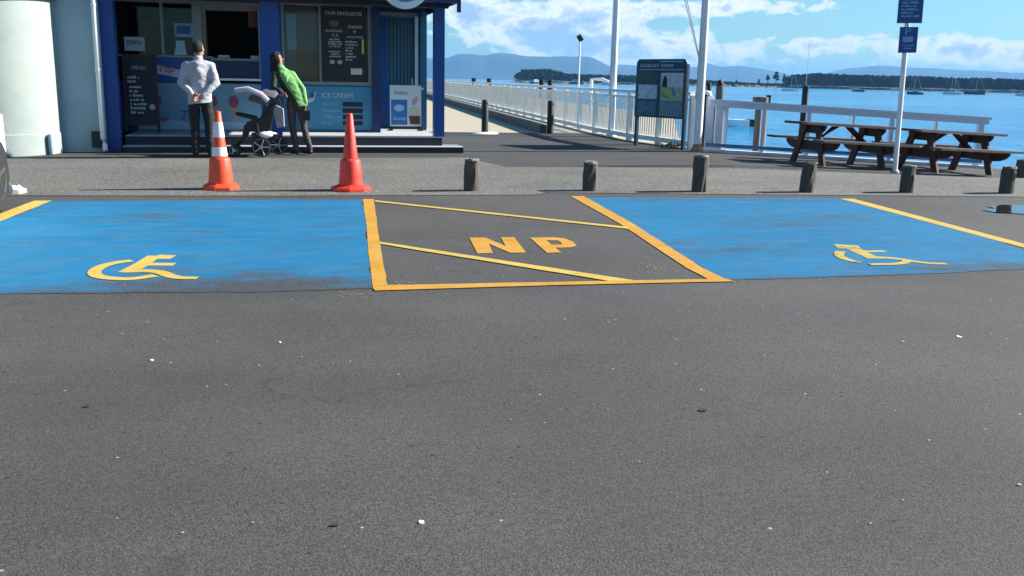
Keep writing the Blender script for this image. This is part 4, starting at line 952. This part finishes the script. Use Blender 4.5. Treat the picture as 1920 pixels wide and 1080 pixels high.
def limb_union(nodes, edges, vox):
    """tapered limbs and joints melted into one continuous surface"""
    b_ = bmesh.new(); X = Vector((1, 0, 0)); Y = Vector((0, 1, 0))
    rr = lambda n: nodes[n][1] if isinstance(nodes[n][1], tuple) else (nodes[n][1], nodes[n][1])
    def frame(d):
        ref = X if abs(d.x) < .85 else Y
        a = (ref - d * ref.dot(d)).normalized(); return a, d.cross(a)
    for n in nodes:
        r_ = rr(n); g = bmesh.ops.create_icosphere(b_, subdivisions=3, radius=1)
        for v in g['verts']: v.co = Vector(nodes[n][0]) + Vector((v.co.x * r_[0], v.co.y * r_[1], v.co.z * min(r_)))
    for n, m in edges:
        p0, p1 = Vector(nodes[n][0]), Vector(nodes[m][0]); d = (p1 - p0).normalized(); a, c = frame(d); rings = []
        for i in range(5):
            t_ = i / 4; e_ = t_ * t_ * (3 - 2 * t_) * .5 + t_ * .5; ra = rr(n)[0] + (rr(m)[0] - rr(n)[0]) * e_; rb = rr(n)[1] + (rr(m)[1] - rr(n)[1]) * e_
            rings.append([b_.verts.new(p0.lerp(p1, t_) + a * ra * math.cos(h_) + c * rb * math.sin(h_)) for h_ in (2 * math.pi * j / 20 for j in range(20))])
        for u, v in zip(rings, rings[1:]):
            for j in range(20): b_.faces.new((u[j], u[(j + 1) % 20], v[(j + 1) % 20], v[j]))
        b_.faces.new(rings[0][::-1]); b_.faces.new(rings[-1])
    bmesh.ops.recalc_face_normals(b_, faces=b_.faces)
    me = bpy.data.meshes.new('limb_tmp'); b_.to_mesh(me); b_.free()
    o = bpy.data.objects.new('limb_tmp', me); COL.objects.link(o)
    rm = o.modifiers.new('r', 'REMESH'); rm.mode = 'VOXEL'; rm.voxel_size = vox; rm.use_smooth_shade = True
    sm = o.modifiers.new('m', 'SMOOTH'); sm.iterations = 6; sm.factor = .5
    out = bpy.data.meshes.new_from_object(o.evaluated_get(bpy.context.evaluated_depsgraph_get()))
    bpy.data.objects.remove(o); bpy.data.meshes.remove(me); return out
def join_meshes(name, ms, m):
    bm_ = bmesh.new()
    for x in ms: bm_.from_mesh(x)
    bmesh.ops.recalc_face_normals(bm_, faces=bm_.faces)
    me = bpy.data.meshes.new(name); bm_.to_mesh(me); bm_.free()
    for f in me.polygons: f.use_smooth = True
    me.materials.clear(); me.materials.append(m); return me
def crease(me, amt, fx, fz):
    me.update(); nn = [v.normal.copy() for v in me.vertices]
    for v, n_ in zip(me.vertices, nn):
        c = v.co; v.co = c + n_ * amt * (noise.noise((c.x * fx, c.y * fx, c.z * fz + c.x * fx * .6)) + .6 * noise.noise((c.x * fx * 2.3 + 9, c.y * fx * 2, c.z * fz * 1.9)))
    return me
def hand_chains(w, dirv, side, palm_n, curl=.5):
    """five finger chains rooted in the palm; dirv along the hand, side across it"""
    w = Vector(w); d = Vector(dirv).normalized(); s_ = Vector(side).normalized(); n = Vector(palm_n).normalized(); out = []
    pal = w + d * .055
    nodes = {'w': (w, .026), 'p': (pal, (.038, .022))}; out.append((nodes, [('w', 'p')], 'w'))
    for i, l in enumerate((.078, .088, .082, .062)):
        b0 = pal + s_ * (.03 - i * .02) - d * .01; k1 = b0 + d * (l * .5 + .03) + n * l * .15 * curl; k2 = k1 + (d * .5 + n * curl).normalized() * l * .5
        out.append(({'a': (b0, .010), 'b': (k1, .0095), 'c': (k2, .008)}, [('a', 'b'), ('b', 'c')], 'a'))
    b0 = w + d * .02 + s_ * .015; k1 = b0 + s_ * .035 + d * .03; k2 = k1 + d * .03 + n * .012
    out.append(({'a': (b0, .013), 'b': (k1, .011), 'c': (k2, .009)}, [('a', 'b'), ('b', 'c')], 'a'))
    return out

def person(name, label, loc, rz, J, mats, hands, hairfn, face):
    t = thing(name, label, 'person', loc, rz)
    E = [('pelvis', 'waist'), ('waist', 'chest'), ('chest', 'neckb'), ('neckb', 'neck'), ('neck', 'head'), ('head', 'crown')]
    for s_ in 'lr': E += [('neckb' if False else 'chest', 'sh' + s_), ('sh' + s_, 'el' + s_), ('el' + s_, 'wr' + s_), ('pelvis', 'hp' + s_), ('hp' + s_, 'kn' + s_), ('kn' + s_, 'an' + s_), ('an' + s_, 'to' + s_)]
    rad = dict(pelvis=(.11, .085), waist=(.105, .08), chest=(.118, .09), neckb=.055, neck=.052, head=(.072, .086), crown=(.066, .078), sh=.046, el=.036, wr=.029, hp=.066, kn=.042, an=.031, to=.034)
    nodes = {n: (p_, rad.get(n, rad.get(n[:2]))) for n, p_ in J.items()}
    parts = [limb_union(nodes, E, .011)]
    for h_ in hands:
        for ch in hand_chains(*h_): parts.append(skin_mesh(*ch, sub=1))
    hd = Vector(J['head']); f = Vector(face).normalized(); rt_ = f.cross(Vector((0, 0, 1))).normalized(); upv = rt_.cross(f)
    for nd in ({'a': (hd + f * .06 - upv * .0, .02), 'b': (hd + f * .105 - upv * .012, .013)}, {'a': (hd + f * .06 - upv * .055, .03), 'b': (hd + f * .083 - upv * .068, .022)}):
        parts.append(skin_mesh(nd, [('a', 'b')], 'a', 1))
    for s_ in (-1, 1): parts.append(skin_mesh({'a': (hd + rt_ * s_ * .07 + upv * .01 - f * .01, (.012, .026)), 'b': (hd + rt_ * s_ * .085 - upv * .025 - f * .012, (.009, .018))}, [('a', 'b')], 'a', 1))
    body = link('body', join_meshes('body', parts, mats['skin']), t)
    for s_ in (-1, 1): MB().lathe([(.004, -.004), (.010, 0), (.004, .004)], 8, hd + f * .078 + rt_ * s_ * .03 + upv * .018).build('eye', M_DARKP, t)
    MB().box(-.022, .022, -.004, .004, -.004, .004, Matrix.Translation(hd + f * .088 - upv * .048) @ f.to_track_quat('Y', 'Z').to_matrix().to_4x4()).build('mouth', mat('lips', (.25, .09, .08), .6), t)
    # clothing: shells over the same joints
    def g(n, k_): r_ = nodes[n][1]; return (r_[0] * k_, r_[1] * k_) if isinstance(r_, tuple) else r_ * k_
    P_ = lambda n: Vector(J[n])
    kt = mats.get('kt', 1)
    top = {'hem': (P_('pelvis') + (P_('pelvis') - P_('waist')) * .95, (.172 * kt, .132 * kt)), 'pelvis': (P_('pelvis'), (.170 * kt, .132 * kt)), 'waist': (P_('waist'), (.165 * kt, .126 * kt)), 'chest': (P_('chest'), (.168 * kt, .122 * kt)), 'neckb': (P_('neckb'), (.092, .076))}
    top['yoke'] = (P_('neckb').lerp(P_('chest'), .38), (.138 * kt, .092 * kt))
    top['collar'] = (P_('neckb').lerp(P_('neck'), .75), .068)
    Et = [('neckb', 'yoke'), ('yoke', 'chest'), ('yoke', 'shl'), ('yoke', 'shr'), ('neckb', 'collar'), ('hem', 'pelvis'), ('pelvis', 'waist'), ('waist', 'chest'), ('chest', 'neckb')]
    for s_ in 'lr':
        top['sh' + s_] = (P_('sh' + s_), .070 * kt); top['mu' + s_] = (P_('sh' + s_).lerp(P_('el' + s_), .5), .063 * kt); top['el' + s_] = (P_('el' + s_), .057 * kt); top['fo' + s_] = (P_('el' + s_).lerp(P_('wr' + s_), .55), .050 * kt); top['wr' + s_] = (P_('el' + s_).lerp(P_('wr' + s_), .96), .040)
        Et += [('chest', 'sh' + s_), ('sh' + s_, 'mu' + s_), ('mu' + s_, 'el' + s_), ('el' + s_, 'fo' + s_), ('fo' + s_, 'wr' + s_)]
    topo = link(mats['topname'], crease(join_meshes(mats['topname'], [limb_union(top, Et, .013)], mats['top']), .008, 9, 17), t)
    bm_ = bmesh.new(); bm_.from_mesh(topo.data); hz0 = P_('pelvis').z - .115
    bmesh.ops.bisect_plane(bm_, geom=bm_.verts[:] + bm_.edges[:] + bm_.faces[:], plane_co=(0, 0, hz0), plane_no=(.12, 0, -1), clear_outer=True); bm_.to_mesh(topo.data); bm_.free()
    if 'dark' in mats:  # shade on the jacket's left side, painted as a second, darker green
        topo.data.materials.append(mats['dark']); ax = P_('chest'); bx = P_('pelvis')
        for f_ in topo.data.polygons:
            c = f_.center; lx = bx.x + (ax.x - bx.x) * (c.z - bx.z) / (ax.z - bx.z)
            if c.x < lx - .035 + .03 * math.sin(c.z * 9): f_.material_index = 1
    leg = {'pelvis': (P_('pelvis') - Vector((0, 0, .05)), (.12, .10))}; El = []
    for s_ in 'lr':
        leg['hp' + s_] = (P_('hp' + s_), .084); leg['th' + s_] = (P_('hp' + s_).lerp(P_('kn' + s_), .5), .088 * mats.get('legk', 1)); leg['kn' + s_] = (P_('kn' + s_), .072 * mats.get('legk', 1)); leg['ca' + s_] = (P_('kn' + s_).lerp(P_('an' + s_), .4), .07 * mats.get('legk', 1)); leg['an' + s_] = (P_('an' + s_) + Vector((0, 0, .0)), .056 * mats.get('legk', 1))
        El += [('pelvis', 'hp' + s_), ('hp' + s_, 'th' + s_), ('th' + s_, 'kn' + s_), ('kn' + s_, 'ca' + s_), ('ca' + s_, 'an' + s_)]
    link('trousers', crease(join_meshes('trousers', [limb_union(leg, El, .013)], mats['leg']), .008, 7, 17), t)
    for s_ in 'lr':
        a, c = P_('an' + s_), P_('to' + s_); d = (c - a); d.z = 0; d.normalize(); he = Vector((a.x, a.y, .045)) - d * .05; z0 = .042 + min(0, 0)
        lift = min(a.z - .09, .0)
        sh = {'heel': (he + Vector((0, 0, max(0, a.z - .1))), (.04, .042)), 'mid': (Vector((a.x, a.y, .045 + max(0, a.z - .1) * .6)) + d * .08, (.046, .042)), 'toe': (Vector((c.x, c.y, .036)) + d * .04, (.044, .034))}
        link('shoe', join_meshes('shoe', [skin_mesh(sh, [('heel', 'mid'), ('mid', 'toe')], 'heel', 2)], M_SHOE), t)
    link('hair', join_meshes('hair', hairfn(hd, f, rt_, upv), M_HAIR), t)
    return t

man = dict(pelvis=(0, 0, .95), waist=(0, -.005, 1.09), chest=(0, 0, 1.31), neckb=(0, .0, 1.46), neck=(.01, .02, 1.53), head=(.015, .045, 1.645), crown=(.012, .035, 1.695),
           shl=(-.18, 0, 1.40), ell=(-.255, -.06, 1.15), wrl=(-.09, -.19, .97), shr=(.18, 0, 1.40), elr=(.255, -.06, 1.15), wrr=(.06, -.185, .945),
           hpl=(-.095, 0, .88), knl=(-.10, .03, .49), anl=(-.10, -.02, .09), tol=(-.13, .12, .035), hpr=(.095, 0, .88), knr=(.115, .03, .49), anr=(.12, -.01, .09), tor=(.15, .13, .035))
def cap_hair(h, f, r_, u, rx, ry, rz_, front, low):
    """rounded head of hair: an ellipsoid cut away over the face"""
    b_ = bmesh.new(); bmesh.ops.create_icosphere(b_, subdivisions=4, radius=1); kill = []
    for v in b_.verts:
        x, y, z = v.co
        if (y > front and z < .34 + .42 * y) or z < low - .25 * max(0, -y): kill.append(v)
        n_ = 1 + .035 * math.sin(9 * x + 5 * z) * math.cos(11 * z + 3 * y)
        v.co = h + u * .022 - f * .016 + r_ * (x * rx * n_) + f * (y * ry * n_) + u * (z * rz_ * n_)
    bmesh.ops.delete(b_, geom=kill, context='VERTS'); me = bpy.data.meshes.new('hair_tmp'); b_.to_mesh(me); b_.free(); return me
def short_hair(h, f, r_, u): return [cap_hair(h, f, r_, u, .086, .104, .118, .12, -.5)]
person('person', 'person in grey sweatshirt and black trousers with hands clasped behind the back', (-2.50, 15.62, .006), R(3), man, dict(skin=M_SKIN, top=M_SWEAT, leg=M_TROUS, topname='sweatshirt', kt=1.06),
       [((-.09, -.19, .97), (.75, -.1, -.45), (.2, -.3, .8), (0, .8, 0), .6), ((.06, -.185, .945), (-.75, -.25, -.3), (.1, .1, .8), (0, -.6, -.2), .7)], short_hair, (.62, .75, 0))
wom = dict(pelvis=(.02, 0, .90), waist=(-.03, .01, 1.03), chest=(-.13, .03, 1.22), neckb=(-.20, .04, 1.35), neck=(-.235, .055, 1.42), head=(-.265, .085, 1.525), crown=(-.272, .072, 1.572),
           shl=(-.31, .0, 1.29), ell=(-.33, -.15, 1.08), wrl=(-.21, -.27, 1.035), shr=(-.04, .05, 1.30), elr=(.13, .0, 1.07), wrr=(.17, -.05, .84),
           hpl=(-.06, 0, .83), knl=(-.06, .03, .47), anl=(.0, -.02, .09), tol=(-.09, .08, .035), hpr=(.10, 0, .83), knr=(.12, .02, .47), anr=(.22, .0, .10), tor=(.12, .12, .035))
def long_hair(h, f, r_, u):
    a = {'b': (h - f * .05 - u * .02, (.1, .065)), 'm': (h - f * .07 - u * .11, (.1, .055)), 'e': (h - f * .085 - u * .24, (.07, .035))}
    return [cap_hair(h, f, r_, u, .096, .114, .122, .14, -.8), skin_mesh(a, [('b', 'm'), ('m', 'e')], 'b', 2)]
person('person', 'person with long dark hair in a lime green jacket with shade painted on its left, pushing the pram', (-1.10, 16.3, .006), R(0), wom, dict(skin=M_SKIND, top=M_GREEN, leg=M_LEGG, topname='jacket', legk=.82, kt=.84, dark=mat('painted_shade_green', (.012, .035, .018), .85, .2, 9)),
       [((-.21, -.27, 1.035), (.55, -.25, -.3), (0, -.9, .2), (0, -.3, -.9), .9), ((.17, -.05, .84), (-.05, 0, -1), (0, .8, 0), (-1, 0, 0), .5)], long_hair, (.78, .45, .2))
t = thing('bag', 'small dark bag hanging from the hand of the person in green', 'bag', (-.93, 16.25, .57))
MB().box(-.06, .07, -.03, .03, 0, .16).bevel(.02, 2).build('pouch', M_BLKB, t); MB().tube([(-.04, 0, .155), (-.02, 0, .20), (.03, 0, .20), (.05, 0, .155)], .006, 6).build('strap', M_BLKB, t)

# ------------------------------------------------------------------ pram
PR = thing('pram', 'black pram with a raised grey hood and white rim', 'pram', (-1.60, 16.0, .006), R(2))
def wheel(x, y, r_, w, spokes):
    h_ = MB().lathe([(r_ - .028, -w), (r_, -w * .7), (r_, w * .7), (r_ - .028, w)], 24, axis='y'); 
    o = h_.build('wheel', M_RUBB, PR, loc=(x, y, r_), smooth=True)
    MB().lathe([(r_ - .035, -w * .8), (r_ - .022, -w * 1.08), (r_ - .022, w * 1.08), (r_ - .035, w * .8)], 24, axis='y', cap=False).build('rim', M_STEEL, o)
    mb = MB()
    for i in range(spokes):
        a = 2 * math.pi * i / spokes; mb.tube([(0, -w * 1.05, 0), (math.cos(a) * (r_ - .025), -w * 1.05, math.sin(a) * (r_ - .025))], .010, 5)
    mb.lathe([(.03, -w * 1.2), (.03, w * 1.2)], 10, axis='y'); mb.build('spoke', M_STEEL, o)
wheel(-.02, -.25, .155, .022, 5); wheel(.22, .25, .155, .022, 5); wheel(-.46, -.10, .09, .02, 3); wheel(-.44, .10, .09, .02, 3)
MB().tube([(-.02, -.25, .155), (.1, 0, .17), (.22, .25, .155)], .014, 8).tube([(-.46, -.1, .10), (-.44, .1, .1)], .012, 8).tube([(-.45, 0, .12), (-.22, -.2, .42), (.05, -.22, .62), (.30, -.22, .96)], .016, 8).tube([(-.43, .02, .12), (-.22, .2, .42), (.05, .22, .62), (.30, .22, .96)], .016, 8).tube([(-.02, -.23, .17), (-.08, -.21, .52)], .015, 8).tube([(.2, .23, .17), (.0, .21, .56)], .015, 8).build('frame', M_BLACK, PR, smooth=True)
MB().tube([(.30, -.22, .96), (.36, -.2, 1.0), (.36, .2, 1.0), (.30, .22, .96)], .02, 8).build('handle', M_RUBB, PR, smooth=True)
MB().prism([(-.26, .44), (-.05, .36), (.12, .42), (.22, .92), (.10, .96), (-.02, .62), (-.24, .54)], -.19, .19).bevel(.03, 2).build('seat', M_BLACK, PR)
MB().prism([(-.28, .50), (-.18, .50), (-.26, .26), (-.34, .24)], -.16, .16).bevel(.02, 2).build('footrest', M_BLACK, PR)
# hood: ribbed shell of arcs
mb = MB(); rings = []
for i in range(9):
    a = R(10 + i * 15); cx, cz = .08, .80
    ex, ez = -math.sin(a * .0 + a) , math.cos(a)
    rr = .25 + .018 * (i % 2)
    rings.append([mb.b.verts.new((cx + (-math.cos(R(20 + i * 13.5))) * rr * math.sin(ph) * 1.25, -.21 * math.cos(ph), cz + math.sin(R(20 + i * 13.5)) * rr * math.sin(ph))) for ph in (math.pi * j / 10 for j in range(11))])
for u, v in zip(rings, rings[1:]):
    for j in range(10): mb.b.faces.new((u[j], u[j + 1], v[j + 1], v[j]))
o = mb.build('hood', M_PRAMG, PR, smooth=True); md = o.modifiers.new('thick', 'SOLIDIFY'); md.thickness = .012
mb = MB(); mb.tube([(-.40, -.13, 1.03), (-.2, -.17, 1.06), (.0, -.19, .98), (.1, -.2, .88)], .045, 8); mb.build('hood_rim', M_PRAML, PR, smooth=True)
MB().tube([(-.10, -.2, .60), (-.36, -.17, .66), (-.40, 0, .67), (-.36, .17, .66), (-.10, .2, .60)], .026, 8).build('bumper_bar', M_BLACK, PR, smooth=True)
MB().prism([(-.14, .26), (.2, .26), (.24, .36), (-.18, .36)], -.2, .2).build('basket', M_BLACK, PR)
t = thing('cloth_bundle', 'white bundle in the basket under the pram', 'bundle', (-1.55, 15.80, .36), R(2))
mb = MB(); bmesh.ops.create_icosphere(mb.b, subdivisions=3, radius=1)
for v in mb.b.verts: c = v.co.copy(); v.co = Vector((c.x * .17, .12 + c.y * .17, c.z * .075 - .01)) * (1 + .16 * noise.noise(c * 2.2))
mb.build('cloth', M_PAPER, t, smooth=True)
t = thing('changing_bag', 'grey bag hung on the back of the pram', 'bag', (-1.42, 15.99, .46), R(2))
MB().prism([(.05, 0), (.16, .02), (.15, .30), (.04, .36), (-.01, .3)], -.12, .12).bevel(.02, 2).build('pouch', mat('bag_grey', (.3, .27, .29), .85, .2, 12), t); MB().tube([(.05, -.1, .33), (.10, -.1, .45), (.13, -.1, .3)], .008, 6).build('strap', M_BLACK, t)

# ------------------------------------------------------------------ parked car (front wheel and wing show at the left edge)
CAR = thing('parked_car', 'white parked car cut by the left edge, front wheel showing', 'car', (-4.13, 8.03, 0), R(3))
def arch(cy, r_): return [(cy + r_ * math.cos(a), .30 + r_ * math.sin(a)) for a in (math.pi - i * math.pi / 10 for i in range(11))]
fy, ry = 1.30, -1.30
side = [(-2.05, .28), (ry - .40, .22)] + arch(ry, .385) + [(ry + .40, .22), (fy - .40, .22)] + arch(fy, .385)[:] + [(fy + .40, .20), (2.0, .20), (2.03, .32), (1.96, .55), (1.9, .72), (1.6, .88), (.85, 1.0), (-1.6, 1.02), (-2.03, .96), (-2.1, .6)]
mb = MB(); mb.prism(side, -.87, .87, axis='x')
for v in mb.b.verts: v.co.x *= 1 - .24 * max(0, abs(v.co.y) - 1.62) / .45
mb.build('body', M_CAR, CAR, smooth=True)
MB().prism([(.95, .99), (.15, 1.44), (-1.2, 1.46), (-1.95, 1.02)], -.70, .70, axis='x').bevel(.04, 2).build('cabin', M_CARG, CAR)
MB().prism([(.12, 1.44), (.0, 1.475), (-1.1, 1.49), (-1.22, 1.46)], -.68, .68, axis='x').build('roof', M_CAR, CAR)
for s_ in (-1, 1):
    d_ = MB().box(s_ * .872 - .004, s_ * .872 + .004, -.15, .80, .34, .96).bevel(.003, 1).build('door', M_CAR, CAR); MB().box(s_ * .885 - .012, s_ * .885 + .012, -.06, .10, .80, .84).build('handle', M_CAR, d_)
    MB().prism([(1.62, .66), (1.93, .60), (1.88, .74), (1.66, .82)], s_ * .58 - .14, s_ * .58 + .14, axis='x').build('headlight', M_LAMP, CAR); MB().box(s_ * .75 - .12, s_ * .75 + .12, -2.13, -2.06, .7, .9).build('tail_light', M_TAIL, CAR)
    MB().box(s_ * .95 - .09, s_ * .95 + .09, .62, .72, .98, 1.1).bevel(.03, 2).build('wing_mirror', M_CAR, CAR)
    for y_ in (fy, ry):
        w_ = MB().lathe([(.20, -.1), (.31, -.105), (.325, -.08), (.325, .08), (.31, .105), (.20, .1)], 32, axis='x').build('wheel', M_RUBB, CAR, loc=(s_ * .775, y_, .325), smooth=True)
        mb = MB().lathe([(.205, .085), (.215, .104), (.19, .09)], 32, axis='x', cap=False)
        for i in range(5):
            a = 2 * math.pi * i / 5 + .3; mb.tube([(.088, 0, 0), (.088, .2 * math.cos(a), .2 * math.sin(a))], .026, 6)
        r2 = mb.build('rim', mat('alloy', (.12, .11, .11), .35, metal=.6), w_)
        if s_ < 0: r2.rotation_euler = (0, 0, math.pi)
MB().box(-.6, .6, 2.0, 2.06, .3, .5).build('grille', M_BLACK, CAR); MB().box(-.25, .25, 2.035, 2.07, .36, .47).build('number_plate', M_TXT, CAR)
MB().box(-.74, .74, 1.95, 2.09, .17, .23).bevel(.02, 2).build('bumper_lip', M_CAR, CAR)
